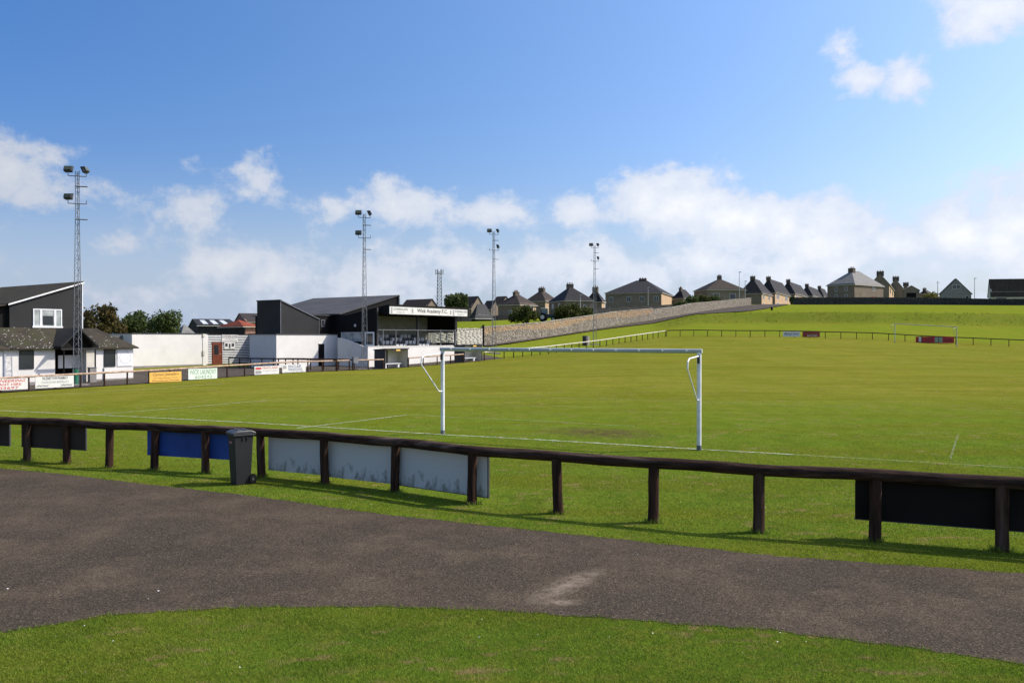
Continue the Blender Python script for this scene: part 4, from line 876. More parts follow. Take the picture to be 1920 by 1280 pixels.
# hall with grey mono-pitch roof behind the stand
hf = Frame(gf.w(0,6.2).x, gf.w(0,6.2).y, gf.z); hl = hf.thing('rear_hall', 'black walled hall with a big grey sloping roof behind the stand', 'hall')
x2 = hf.X(746); z2 = hf.Z(553.5, x2, 0); yfar = hf.Y(588, x2); x1 = x2-8.2; z1 = hf.Z(587.5, x1, 0)
print('hall', x1, x2, z1, z2, yfar, hf.X(680))
yfar = min(yfar, 22)
MB().prism([(x1,-.4),(x2,-.4),(x2,z2-.06),(x1,z1-.06)],'y',0,yfar).build('wall', m_black, hl)
MB().prism([(x1-.3,z1-.13),(x2+.1,z2-.05),(x2+.1,z2+.04),(x1-.3,z1-.03)],'y',-.15,yfar+.15).build('roof', m_roofgrey, hl)
MB().box(x2-.02,-.2,-.4,x2+.12,0,z2+.02).build('corner_trim', m_grey, hl)
# low black link between changing block and stand
lf = Frame(kf.w(XL,2.2).x, kf.w(XL,2.2).y, kf.z); lk = lf.thing('link_block', 'low black flat roofed block between the white changing block and the stand', 'outbuilding')
xx = lf.X(660); MB().box(-4,.0,-.3,xx,4,lf.Z(591.5,0,0)).build('wall', m_black, lk); MB().box(-4.05,-.08,lf.Z(591.5,0,0)-.02,xx+.05,4.05,lf.Z(590,0,0)).build('roof', m_roofgrey, lk)
window(lk, 'y', lf.X(601.5), lf.Z(612.5,0,0), .5, .7, m_grey, m_glass, 0)

# dugouts
def dugout(px0, px1, label):
    x0, x1 = fr.X(px0,.1), fr.X(px1,.1); p = fr.w(x0,.1); z = T(p.x,p.y); z2 = T(*fr.w(x1,.1)); z = min(z, z2); W = x1-x0
    o = thing('dugout', label, 'dugout', (p.x,p.y,z), AX, 'team dugouts beside the touchline')
    H = 1.75
    MB().box(0,0,0,.07,1.3,H-.05).build('side_panel', m_darkgrey, o); MB().box(W-.07,0,0,W,1.3,H-.05).build('side_panel', m_darkgrey, o)
    MB().box(.073,1.22,0,W-.073,1.3,H-.05).build('back_panel', m_cream, o); MB().box(.071,.04,0,.085,1.218,H-.1).build('lining', m_cream, o); MB().box(W-.085,.04,0,W-.071,1.218,H-.1).build('lining', m_cream, o)
    MB().prism([(-.12,H-.03),(1.4,H-.12),(1.4,H-.04),(-.12,H+.07)],'x',-.05,W+.05).build('roof', m_darkgrey, o)
    MB().box(W/2-.05,1.12,0,W/2+.05,1.218,H-.12).build('post', m_darkgrey, o)
    MB().box(.25,.45,.40,W-.25,.80,.46).build('bench_seat', m_whitepaint, o)
    for a in (.5, W-.8): MB().box(a,.5,0,a+.22,.75,.40).build('bench_block', m_whitepaint, o)
    MB().box(W*.42,-.16,H-.18,W*.6,-.125,H-.04).build('plate', m_by, o)
    return o
dugout(722,765,'cream lined open dugout left of the near goal post, below the stand')
dugout(871,904,'cream lined open dugout near the right end of the stand')
p = fr.w(fr.X(666,-.2),-.2); o = thing('rail_box', 'grey box standing on the touchline rail left of the first dugout', 'box', (p.x,p.y,T(p.x,p.y)+.62), AX)
MB().box(-.28,-.1,.0,.28,.1,.5).build('case', m_grey, o); MB().box(-.3,-.12,.5,.3,.12,.53).build('lid', m_grey, o)

# ================================================================== NINE: floodlight masts
def mast(px, Y, ptop, label, side=-1, seed=0):
    p = G(px, Y); H = CZ-(ptop-HY)/F*Y-p.z
    o = thing('floodlight_mast', label, 'floodlight mast', p, R(20), 'floodlight masts behind the touchline'); rb, rt = .30, .13
    MB().box(-.6,-.6,-.3,.6,.6,.06).build('footing', m_conc, o)
    def c(k, z): a = R(90+120*k); t_ = z/H; r = rb+(rt-rb)*min(1, t_*1.25); return Vector((r*math.cos(a), r*math.sin(a), z))
    for k in range(3): MB().cyl(c(k,0), c(k,H*.8), .026,.022,6).cyl(c(k,H*.8), c(k,H), .022,.020,6).build('leg', m_grey, o)
    mb = MB(); n = 34
    for i in range(n):
        z0, z1 = H*i/n, H*(i+1)/n
        for k in range(3):
            a, b_ = (c(k,z0), c((k+1)%3,z1)) if i % 2 else (c((k+1)%3,z0), c(k,z1)); mb.bar(a, b_, .014)
            if i % 4 == 0: mb.bar(c(k,z0), c((k+1)%3,z0), .018)
    mb.build('lattice_bracing', m_grey, o)
    for z in (H-.35, H-2.1): MB().bar((-.52,-.1,z),(.52,-.1,z),.05).bar((-.52,-.1,z),(-.52,-.1,z+.22),.04).bar((.52,-.1,z),(.52,-.1,z+.22),.04).build('crossarm', m_grey, o)
    for z in (H-1.0, H-3.1): MB().box(-.1,-.16,z,.58,.12,z+.03).build('platform', m_grey, o)
    spots = [(-.52,H-.10,R(-20),R(-18)),(.52,H-.10,R(70),R(-25))]+[(side*.52,H-1.85,R(-25 if side < 0 else 60),R(-10))]
    for x, z, ya, ti in spots:
        l = MB().prism([(-.16,.0),(.18,-.06),(.18,.52),(-.16,.40)],'x',-.33,.33).build('floodlight', m_darkgrey, o, (x,-.1,z+.05), (ti,0,ya)); l.scale = (.74,.74,.74)
        MB().box(-.29,-.185,.05,.29,-.165,.38).build('lamp_glass', m_olive, l); MB().bar((-.36,0,-.02),(.36,0,-.02),.04).bar((-.36,0,-.02),(-.36,0,.25),.04).bar((.36,0,-.02),(.36,0,.25),.04).build('yoke', m_grey, l)
    # small control boxes at the foot
    return o
m_olive = mat('floodlight_glass', (.12,.13,.09), (.09,.10,.07), 2, .25)
mast(146, 52.3, 321, 'tallest looking floodlight mast in front of the clubhouse at the left', -1)
mast(683, 71.0, 401, 'floodlight mast in front of the left end of the stand', -1)
mast(925.5, 91.0, 434, 'floodlight mast beside the lower end of the stone wall', 1)
mast(1114.5, 108.0, 460, 'farthest floodlight mast, on the grass before the stone wall', 1)
p = G(1102, 106.5); o = thing('electrical_cabinet', 'small grey and white cabinet at the foot of the farthest floodlight mast', 'cabinet', p, AX)
MB().box(-.5,0,-.2,0,.5,1.25).build('cabinet_body', m_darkgrey, o); MB().box(.003,0,-.2,.5,.5,1.2).build('cabinet_door', m_conc, o)

# ================================================================== TEN: stone walls
def tone_mat(name, stops, rough=.95, bump=.4, bs=9, transl=0, nz=None):
    m = bpy.data.materials.new(name); m.use_nodes = True; t = m.node_tree; b = t.nodes['Principled BSDF']; b.inputs['Roughness'].default_value = rough; b.inputs['Specular IOR Level'].default_value = .15
    at = t.nodes.new('ShaderNodeAttribute'); at.attribute_name = 'tone'; cr = t.nodes.new('ShaderNodeValToRGB'); t.links.new(at.outputs['Fac'], cr.inputs[0])
    e = cr.color_ramp.elements
    while len(e) < len(stops): e.new(.5)
    for i, (p_, c) in enumerate(stops): e[i].position = p_; e[i].color = (*c, 1)
    c = cr.outputs[0]
    if bump or nz:
        g = t.nodes.new('ShaderNodeNewGeometry'); n = t.nodes.new('ShaderNodeTexNoise'); n.inputs['Scale'].default_value = bs; n.inputs['Detail'].default_value = 5; t.links.new(g.outputs['Position'], n.inputs['Vector'])
    if nz:
        r = t.nodes.new('ShaderNodeMapRange'); r.inputs[1].default_value = .35; r.inputs[2].default_value = .65; r.inputs[3].default_value = nz[0]; r.inputs[4].default_value = nz[1]; t.links.new(n.outputs[0], r.inputs[0])
        h = t.nodes.new('ShaderNodeHueSaturation'); t.links.new(c, h.inputs['Color']); t.links.new(r.outputs[0], h.inputs['Value']); c = h.outputs[0]
    t.links.new(c, b.inputs['Base Color'])
    if bump: bp = t.nodes.new('ShaderNodeBump'); bp.inputs['Strength'].default_value = bump; bp.inputs['Distance'].default_value = .03; t.links.new(n.outputs[0], bp.inputs['Height']); t.links.new(bp.outputs[0], b.inputs['Normal'])
    if transl:
        tr = t.nodes.new('ShaderNodeBsdfTranslucent'); t.links.new(c, tr.inputs[0]); ms = t.nodes.new('ShaderNodeMixShader'); ms.inputs[0].default_value = transl
        t.links.new(b.outputs[0], ms.inputs[1]); t.links.new(tr.outputs[0], ms.inputs[2]); t.links.new(ms.outputs[0], t.nodes['Material Output'].inputs[0])
    return m
def fast_mesh(name, v, nf, m_, parent=None, tone=None, sides=4):
    me = bpy.data.meshes.new(name); me.vertices.add(len(v)); me.vertices.foreach_set('co', v.astype(np.float32).ravel())
    n = len(nf); me.loops.add(nf.size); me.loops.foreach_set('vertex_index', nf.astype(np.int32).ravel()); me.polygons.add(n); me.polygons.foreach_set('loop_start', np.arange(0, nf.size, nf.shape[1], dtype=np.int32)); me.update(calc_edges=True)
    if tone is not None: a = me.attributes.new('tone','FLOAT','POINT'); a.data.foreach_set('value', tone.astype(np.float32))
    me.materials.append(m_); o = bpy.data.objects.new(name, me); col.objects.link(o)
    if parent: o.parent = parent
    return o
m_rubble = tone_mat('rubble_stone', [(0,(.17,.145,.11)),(.35,(.27,.24,.19)),(.7,(.36,.325,.265)),(.84,(.46,.42,.35)),(.85,(.36,.25,.15)),(1,(.46,.335,.21))], nz=(.8,1.1), bump=.2)
m_block = tone_mat('grey_block_stone', [(0,(.36,.34,.30)),(.5,(.44,.42,.37)),(1,(.52,.50,.45))], nz=(.9,1.06), bump=.08)
m_darkstone = tone_mat('dark_shaded_stone', [(0,(.035,.036,.037)),(.5,(.055,.055,.055)),(1,(.085,.082,.078))], nz=(.8,1.1))  # shade on the boundary wall is painted into this dark stone colour
m_mortar = mat('wall_core', (.25,.22,.175), (.20,.175,.14), 2, .95)
m_mort3 = mat('block_wall_core', (.34,.32,.28), (.29,.27,.24), 2, .95)
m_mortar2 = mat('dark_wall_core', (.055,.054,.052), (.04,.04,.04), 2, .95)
CUBE = np.array([(0,3,2,1),(4,5,6,7),(0,1,5,4),(1,2,6,5),(2,3,7,6),(3,0,4,7)])
def stone_wall(name, label, pts, sw, sh, m_, core, tan=False, thick=.5, cope=True, seed=1, jig=.25, prot=.05, cat='stone wall'):
    """pts: list of (x, y, ztop); base follows the ground; the visible face is on the camera side"""
    r = np.random.RandomState(seed); O = Vector((pts[0][0], pts[0][1], T(pts[0][0], pts[0][1])))
    o = thing(name, label, cat, O)
    d = np.cumsum([0]+[math.dist(a[:2],b[:2]) for a,b in zip(pts,pts[1:])]); A = np.array(pts)
    def at(s): return np.array([np.interp(s, d, A[:,k]) for k in range(3)])
    n = max(2, int(d[-1]/2)); mb = MB()
    for i in range(n+1):
        s = d[-1]*i/n; p = at(s); q = at(min(s+.1, d[-1]))-at(max(s-.1, 0)); q = q[:2]/np.linalg.norm(q[:2]); nn = np.array([-q[1], q[0]])
        if nn[1] < 0: nn = -nn
        zb = T(p[0], p[1])-.5
        for (off, z) in ((0,zb),(0,p[2]-.02),(thick,p[2]-.02),(thick,zb)): mb.v.append((p[0]+nn[0]*off-O.x, p[1]+nn[1]*off-O.y, z-O.z))
        if i: k = 4*i; mb.f += [(k-4+a, k+a, k+(a+1)%4, k-4+(a+1)%4) for a in range(4)]
    mb.f += [(0,1,2,3),(4*n,4*n+1,4*n+2,4*n+3)]; mb.build('core', core, o)
    V = []; Tn = []
    s = 0
    cols_ = []
    zmax = max(p[2] for p in pts)
    s_edges = 0
    rowoff = {}
    nrow = int(3.4/sh)+2
    for k in range(nrow):
        s = r.uniform(-sw, 0)
        while s < d[-1]:
            L = sw*r.uniform(1-jig*1.6, 1+jig*1.6); sm = min(max(s+L/2,0),d[-1]); p = at(sm); zb = T(p[0],p[1])-.1; H = p[2]-zb
            z0 = zb+k*sh*(1+.0)+r.uniform(-.3,.3)*jig*sh; z1 = z0+sh*r.uniform(.80,.97)
            if z1 < p[2]+.01:
                q = at(min(sm+.3,d[-1]))-at(max(sm-.3,0)); q2 = q[:2]/np.linalg.norm(q[:2]); slope = q[2]/max(1e-6,np.linalg.norm(q[:2])); nn = np.array([-q2[1], q2[0]])
                if nn[1] < 0: nn = -nn
                a = max(s+.012, 0)-sm; b_ = min(s+L-.012, d[-1])-sm
                pr = -prot*r.uniform(.3, 1.2)
                for (u_, n_, z) in ((a,pr,z0),(b_,pr,z0),(b_,.05,z0),(a,.05,z0),(a,pr,z1),(b_,pr,z1),(b_,.05,z1),(a,.05,z1)):
                    jx = r.uniform(-.02,.02)*(n_ < 0); V.append((p[0]+q2[0]*(u_+jx)+nn[0]*n_-O.x, p[1]+q2[1]*(u_+jx)+nn[1]*n_-O.y, z+slope*u_*.6-O.z))
                f = (z0-zb)/H; t_ = r.beta(2,2)*.83
                if tan and f > .60 + .12*math.sin(sm*.23) and sm < tan: t_ = .86+.14*r.rand() if r.rand() < .85 else t_
                Tn += [t_]*8
            s += L
    V = np.array(V); ns = len(V)//8; Fc = (CUBE[None]+8*np.arange(ns)[:,None,None]).reshape(-1,4)
    so = fast_mesh('stones', V, Fc, m_, o, np.array(Tn)); so['kind'] = 'stuff'
    if cope:
        V = []; Tn = []; s = 0
        while s < d[-1]-.2:
            L = r.uniform(.45,.8); p0 = at(s+.01); p1 = at(min(s+L-.01,d[-1])); q = p1-p0; q2 = q[:2]/np.linalg.norm(q[:2]); nn = np.array([-q2[1], q2[0]])
            if nn[1] < 0: nn = -nn
            h = r.uniform(.08,.15)
            for zz_ in (0, h):
                for (p_, n_) in ((p0,-.06),(p1,-.06),(p1,thick+.04),(p0,thick+.04)): V.append((p_[0]+nn[0]*n_-O.x, p_[1]+nn[1]*n_-O.y, p_[2]+zz_-O.z-.01))
            Tn += [r.uniform(.3,.75)]*8; s += L
        V = np.array(V); ns = len(V)//8; Fc = (CUBE[None]+8*np.arange(ns)[:,None,None]).reshape(-1,4)
        so = fast_mesh('coping_stones', V, Fc, m_, o, np.array(Tn)); so['kind'] = 'stuff'
    return o
def wp(px, Y, ptop): return (ux(px)*Y, Y, CZ-(ptop-HY)/F*Y)
stone_wall('rubble_stone_wall', 'long rubble stone wall climbing the hill, tan in its upper courses',
   [wp(907.5,105,614), wp(959,111,610.2), wp(1018,119,605), wp(1078,128,596.3), wp(1157,141,584.5), wp(1224,152,578.8)], .34, .16, m_rubble, m_mortar, tan=200, seed=3)
stone_wall('grey_rubble_wall', 'grey rubble wall section continuing up to the road mouth at the top of the hill',
   [wp(1224.5,152.3,581), wp(1262,161,576.5), wp(1300,170,569), wp(1360,188,564), wp(1408,202,559)], .36, .18, m_rubble, m_mortar, seed=5)
stone_wall('block_wall', 'pale grey coursed block wall between the stand and the rubble wall',
   [wp(786,94,618), wp(846,97,617.5), wp(904.5,104,617)], 1.0, .25, m_block, m_mort3, seed=8, jig=.08, prot=.006)
q = Vector(wp(906,104.4,612)); o = thing('gate_pillar', 'thin dark pillar where the block wall meets the rubble wall', 'pillar', (q.x,q.y,T(q.x,q.y)), 0)
MB().box(-.12,-.15,-.2,.12,.15,q.z-T(q.x,q.y)+.15).build('shaft', m_black, o); MB().box(-.15,-.18,q.z-T(q.x,q.y)+.152,.15,.18,q.z-T(q.x,q.y)+.22).build('cap', m_darkgrey, o)
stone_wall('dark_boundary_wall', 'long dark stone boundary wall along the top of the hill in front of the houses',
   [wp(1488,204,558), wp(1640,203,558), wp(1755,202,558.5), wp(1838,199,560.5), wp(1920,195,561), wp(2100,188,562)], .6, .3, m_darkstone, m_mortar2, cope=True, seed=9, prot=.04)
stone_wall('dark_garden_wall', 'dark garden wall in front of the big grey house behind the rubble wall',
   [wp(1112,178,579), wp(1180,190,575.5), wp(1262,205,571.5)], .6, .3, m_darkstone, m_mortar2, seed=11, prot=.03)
def fence_panel(name, label, pts, h, m_, sp=2.0):
    O = Vector((pts[0][0], pts[0][1], T(*pts[0]))); o = thing(name, label, 'fence', O)
    d = np.cumsum([0]+[math.dist(a,b) for a,b in zip(pts,pts[1:])]); n = int(d[-1]/sp)
    P_ = [Vector((np.interp(d[-1]*i/n, d, [p[0] for p in pts]), np.interp(d[-1]*i/n, d, [p[1] for p in pts]), 0)) for i in range(n+1)]
    for p in P_: p.z = T(p.x, p.y)
    for a, b in zip(P_, P_[1:]):
        a = a-O; b = b-O; MB().add([a-Vector((0,0,.2)), b-Vector((0,0,.2)), b+Vector((0,0,h)), a+Vector((0,0,h)), a+Vector((0,.06,-.2)), b+Vector((0,.06,-.2)), b+Vector((0,.06,h)), a+Vector((0,.06,h))],
            [(0,1,2,3),(4,5,6,7),(0,1,5,4),(3,2,6,7),(0,3,7,4),(1,2,6,5)]).build('panel', m_, o)
        MB().box(a.x-.06,a.y-.05,a.z-.1,a.x+.06,a.y+.0,a.z+h+.08).build('post', m_, o)
m_dkfence = mat('dark_brown_fence', (.035,.036,.036), (.024,.025,.026), 1, .9)
fence_panel('dark_garden_fence', 'dark garden fence behind the sloping lawn above the block wall', [xy(840,150), xy(930,156), xy(1000,160)], 1.0, m_dkfence, 2.4)

# ================================================================== ELEVEN: houses
def house(pl, pc, pr, yb, ye, yr, D, th, kind='hipx', label='', inset=None, walls=m_harl, rightwall=None, roofm=m_slate, wl=(), wr=(), chim=(), over=.3, doors=(), name='house', win=m_frame, grp='houses on the hill', cat='house', wscale=1):
    f = Frame(ux(pc)*D, D, None, R(th)); w0_, d0_ = f.X(pr), f.Y(pl); f.z = CZ-(yb-HY)/F*D
    o = f.thing(name, label, cat, grp)
    W = max(1.5, min(w0_, 40)); Dp = max(1.5, min(d0_, 40)); h = f.Z(ye, 0, 0)
    cxm, cym = W/2, Dp/2
    alongx = kind in ('hipx','gabx'); half = (Dp if alongx else W)/2; ins = (half if inset is None else inset) if 'hip' in kind else 0
    ins = min(ins, (W if alongx else Dp)/2-.1)
    rx, ry = (ins, cym) if alongx else (cxm, ins)
    H = f.Z(yr, rx if alongx else cxm, ry if not alongx else cym)
    H = max(H, h+1.0)
    base = -3.0
    rw = rightwall or walls
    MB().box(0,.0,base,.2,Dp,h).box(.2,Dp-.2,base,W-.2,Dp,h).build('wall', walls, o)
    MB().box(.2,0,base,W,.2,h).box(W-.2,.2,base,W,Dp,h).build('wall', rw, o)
    ov = over; e0 = h-.05
    if 'hip' in kind:
        a0, a1 = ((ins,cym),(W-ins,cym)) if alongx else ((cxm,ins),(cxm,Dp-ins))
    else:
        a0, a1 = ((-ov*.5,cym),(W+ov*.5,cym)) if alongx else ((cxm,-ov*.5),(cxm,Dp+ov*.5))
        if alongx: MB().prism([(0,h),(Dp,h),(cym,H-.12)],'x',0,.2).prism([(0,h),(Dp,h),(cym,H-.12)],'x',W-.2,W).build('gable', walls, o)
        else: MB().prism([(0,h),(W,h),(cxm,H-.12)],'y',0,.2).prism([(0,h),(W,h),(cxm,H-.12)],'y',Dp-.2,Dp).build('gable', rw, o)
    E = [(-ov,-ov),(W+ov,-ov),(W+ov,Dp+ov),(-ov,Dp+ov)]
    if 'gab' in kind:
        E = [(-ov*.5,-ov),(W+ov*.5,-ov),(W+ov*.5,Dp+ov),(-ov*.5,Dp+ov)] if alongx else [(-ov,-ov*.5),(W+ov,-ov*.5),(W+ov,Dp+ov*.5),(-ov,Dp+ov*.5)]
    zo = e0-(H-h)/half*ov
    v = [(x,y,zo) for x,y in E]+[(*a0,H),(*a1,H)]
    up = [(0,1,5,4),(1,2,5),(2,3,4,5),(3,0,4)] if alongx else [(0,1,4),(1,2,5,4),(2,3,5),(3,0,4,5)]
    mb = MB()
    if 'hip' in kind:
        lo = [(x,y,zo-.14) for x,y in E]; mb.add(v+lo, up+[(0,6,7,1),(1,7,8,2),(2,8,9,3),(3,9,6,0),(6,9,8,7)])
    else:
        pl_ = up[0], up[2] if alongx else None
        for q in ((up[0],up[2]) if alongx else (up[1],up[3])):
            top = [Vector(v[i]) for i in q]; bot = [p-Vector((0,0,.14)) for p in top]; mb.add(top+bot, [(0,1,2,3),(7,6,5,4),(0,4,5,1),(1,5,6,2),(2,6,7,3),(3,7,4,0)])
    mb.build('roof', roofm, o)
    gt = MB()
    if kind != 'gabx': gt.box(-ov-.06,-ov,zo-.20,-ov,Dp+ov,zo-.08)
    if kind != 'gaby': gt.box(-ov,-ov-.06,zo-.20,W+ov,-ov,zo-.08)
    if gt.v: gt.build('gutter', m_cream, o)
    for (a, b, z0, z1, *k) in wl: window(o, 'x', a*Dp, z0*h, (b-a)*Dp, (z1-z0)*h, win, m_glass, k[0] if k else 1, t=.075, y=0)
    for (a, b, z0, z1, *k) in wr: window(o, 'y', a*W, z0*h, (b-a)*W, (z1-z0)*h, win, m_glass, k[0] if k else 0, t=.09, y=0)
    for (a, b, z1, face) in doors:
        if face == 'x': MB().box(-.06,a*Dp,0,-.002,b*Dp,z1*h).build('door', m_redbrown, o)
        else: MB().box(a*W,-.06,0,b*W,-.002,z1*h).build('door', m_redbrown, o)
    for (fx_, fy_, cw, cd, chh) in chim:
        chh *= .5
        x, y = a0[0]+(a1[0]-a0[0])*fx_, a0[1]+(a1[1]-a0[1])*fx_; y += fy_
        c = MB().box(x-cw/2,y-cd/2,H-.9,x+cw/2,y+cd/2,H+chh).box(x-cw/2-.06,y-cd/2-.06,H+chh,x+cw/2+.06,y+cd/2+.06,H+chh+.1).build('chimney', m_chim, o)
        n = 3
        for k in range(n):
            t_ = (k-(n-1)/2)*max(cw,cd)/n; px_, py_ = (x+t_, y) if cw > cd else (x, y+t_)
            MB().cyl((px_,py_,H+chh+.1),(px_,py_,H+chh+.5+.08*(k%2)),.13,.11,8).build('chimney_pot', m_pot, c)
    return o
WL2 = [(.12,.26,.12,.36),(.12,.26,.60,.84),(.62,.78,.12,.36),(.62,.78,.60,.84)]
WR2 = [(.10,.24,.60,.86),(.62,.76,.60,.86),(.10,.24,.12,.38),(.62,.76,.12,.38)]
# behind the stand and left of the rubble wall
house(752,799,821,600,574,560,150,52,'gaby','brown roofed house just right of the stand roof, with a grey gable',roofm=m_slate2)
house(858,884,908,602,574,555,165,50,'gaby','narrow gabled brown house right of the round dark tree',roofm=m_slate2,walls=m_harl)
house(884,892,921,603,588,570,140,32,'hipx','low bungalow with a wide grey hip roof and a row of white windows',roofm=m_roofgrey,wr=[(.15,.35,.55,.92,1),(.42,.62,.55,.92,1),(.68,.85,.55,.92,1)],walls=m_dkfence)
house(905,921,937,600,576,563,200,50,'gaby','small grey gabled house behind the low bungalow',roofm=m_slate)
house(921,938,960,600,570,555,205,48,'gaby','grey gabled house with brown roof behind the leftmost hill bush',roofm=m_slate2)
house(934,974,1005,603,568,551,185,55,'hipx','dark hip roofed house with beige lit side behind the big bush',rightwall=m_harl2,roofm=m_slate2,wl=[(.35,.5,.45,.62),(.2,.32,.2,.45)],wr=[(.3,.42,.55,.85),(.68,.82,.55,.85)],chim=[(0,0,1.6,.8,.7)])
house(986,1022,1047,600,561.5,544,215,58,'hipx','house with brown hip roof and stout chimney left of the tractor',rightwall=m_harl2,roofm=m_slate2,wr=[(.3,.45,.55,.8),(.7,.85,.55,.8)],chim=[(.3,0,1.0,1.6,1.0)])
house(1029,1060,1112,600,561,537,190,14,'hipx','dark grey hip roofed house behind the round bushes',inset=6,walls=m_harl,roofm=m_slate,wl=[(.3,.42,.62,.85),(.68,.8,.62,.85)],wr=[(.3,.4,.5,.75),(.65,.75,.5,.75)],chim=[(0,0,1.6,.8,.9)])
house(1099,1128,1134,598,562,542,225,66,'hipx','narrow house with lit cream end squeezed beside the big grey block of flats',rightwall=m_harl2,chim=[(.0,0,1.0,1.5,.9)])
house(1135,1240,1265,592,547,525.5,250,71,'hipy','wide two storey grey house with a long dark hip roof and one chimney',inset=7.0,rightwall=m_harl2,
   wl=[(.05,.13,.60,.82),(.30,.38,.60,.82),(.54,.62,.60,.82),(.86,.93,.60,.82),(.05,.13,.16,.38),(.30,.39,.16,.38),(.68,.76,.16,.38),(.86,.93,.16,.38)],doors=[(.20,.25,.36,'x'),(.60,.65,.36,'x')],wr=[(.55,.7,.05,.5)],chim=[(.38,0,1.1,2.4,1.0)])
house(1262,1281,1299,585,556,542,270,52,'hipx','small hip roofed house right of the wide grey one, above the hedges',chim=[(0,0,1.2,.8,.6)])
house(1301,1326,1398,585,541,522.5,250,11,'hipx','broad grey house with pale ridge chimney above the top of the rubble wall',inset=6.5,wr=[(.15,.31,.56,.80),(.58,.74,.56,.80)],wl=[(.4,.55,.55,.8)],chim=[(.35,0,1.2,.9,1.6)],roofm=m_slate2)
CR = [(0.0,0,.9,1.7,1.0)]
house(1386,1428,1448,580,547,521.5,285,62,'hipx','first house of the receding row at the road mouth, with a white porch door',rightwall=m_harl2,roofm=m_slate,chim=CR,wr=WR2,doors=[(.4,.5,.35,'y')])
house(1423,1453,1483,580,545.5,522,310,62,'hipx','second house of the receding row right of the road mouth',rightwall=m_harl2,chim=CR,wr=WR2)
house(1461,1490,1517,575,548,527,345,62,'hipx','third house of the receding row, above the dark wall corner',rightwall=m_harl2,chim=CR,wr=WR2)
house(1499,1523,1548,570,552,535,385,62,'hipx','fourth house of the receding row, small with a sunlit side',rightwall=m_harl2,chim=CR,wr=WR2)
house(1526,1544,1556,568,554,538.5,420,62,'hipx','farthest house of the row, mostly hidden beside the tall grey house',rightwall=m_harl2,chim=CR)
house(1551,1602,1656,572,530.5,507.5,235,38,'hipx','tallest grey house with a pale lit slate roof and big chimney above the dark wall',inset=6.0,walls=m_harl,roofm=m_slatel,chim=[(0,0,1.5,1.5,1.2)],  # pale roof colour paints in the sunlight on the right slope
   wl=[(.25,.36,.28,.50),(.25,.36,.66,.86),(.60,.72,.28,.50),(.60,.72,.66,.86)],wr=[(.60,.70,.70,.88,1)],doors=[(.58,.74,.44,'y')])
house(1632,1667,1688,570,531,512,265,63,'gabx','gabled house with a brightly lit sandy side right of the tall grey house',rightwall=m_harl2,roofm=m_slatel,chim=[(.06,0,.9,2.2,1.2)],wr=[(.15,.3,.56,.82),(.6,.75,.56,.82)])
house(1666,1692,1707,566,538,522,300,63,'gabx','second gabled house of the right hand row with tall chimney',rightwall=m_harl2,roofm=m_slatel,chim=[(.06,0,.9,2.2,1.3)],wr=WR2)
house(1690,1706,1716,562,544,532.5,345,63,'gabx','third gabled house of the right hand row, nearly hidden by the garage',rightwall=m_harl2,roofm=m_slatel,chim=[(.06,0,.9,2.2,1.2)])
g = house(1694,1724,1729,566,543,535,232,76,'gabx','little gabled garage with a black doorway behind the dark wall',roofm=m_harl,over=.12)
Dg = [c for c in g.children if c.name.startswith('wall')][0]; 
MB().box(-.04,.9,0,-.002,3.4,2.6).build('door', m_dark, g)  # flat dark panel painted in for the shade of the open doorway
house(1724,1739,1748,562,549,543,330,50,'hipx','tiny far house with chimney behind the yellow gorse bush',chim=[(0,0,1.2,1.2,.7)],rightwall=m_harl2)
house(1764,1821,1829,566,548.5,522,228,77,'gabx','bungalow with a steep plain gable and one double attic window',walls=m_conc,roofm=m_slate2,over=.25,wl=[(.08,.19,.28,.66,0)])
hb = [c for c in col.objects if c.get('label','').startswith('bungalow with a steep')][0]
f_ = Frame(ux(1821)*228, 228, None, R(77)); f_.z = hb.location.z; ya, yb_ = f_.Y(1800,0), f_.Y(1785.5,0); window(hb, 'x', ya, f_.Z(541.5,0,ya), yb_-ya, f_.Z(533.5,0,ya)-f_.Z(541.5,0,ya), m_frame, m_glass, 1, t=.09, y=0)
house(1857,2010,2080,570,545.5,521.5,212,80,'gaby','long white walled bungalow with a brown tiled roof at the right edge',walls=m_white,roofm=m_slate2,over=.3,wl=[(.80,.93,.05,.62,0)])
# left background sheds
SH = 'farm sheds beyond the white store wall'
sh_ = house(342,372,447,640,608.5,597.5,150,24,'gabx','dark barn with three bright rooflights in its grey roof',walls=m_dkfence,roofm=m_slate,grp=SH,name='barn',cat='barn')
house(438,462,500,640,602,587,165,24,'gabx','brown roofed barn with pale rooflights behind the red roof',walls=m_brick,roofm=m_slate2,grp=SH,name='barn',cat='barn')
house(412,458,486,640,610,602,135,40,'hipx','low shed with a rusty red roof beside the charcoal wedge',walls=m_dkfence,rightwall=m_brick,roofm=m_redroof,grp=SH,name='shed',cat='shed')
house(331,343,360,640,621,608,130,40,'hipx','tiny grey pyramid roofed shed right of the trees',roofm=m_slatel,grp=SH,name='shed',cat='shed')
house(228,250,280,640,622,611,130,30,'gabx','pale roofed shed half hidden between the trees on the left',roofm=m_slatel,grp=SH,name='shed',cat='shed')
rf = [c for c in sh_.children if c.name.startswith('roof')][0]
fb = Frame(ux(372)*150, 150, None, R(24)); fb.z = sh_.location.z
vz = [Vector(v.co) for v in rf.data.vertices]; zlo = min(v.z for v in vz); zhi = max(v.z for v in vz); ylo = min(v.y for v in vz); ymid = sum(v.y for v in vz)/len(vz)
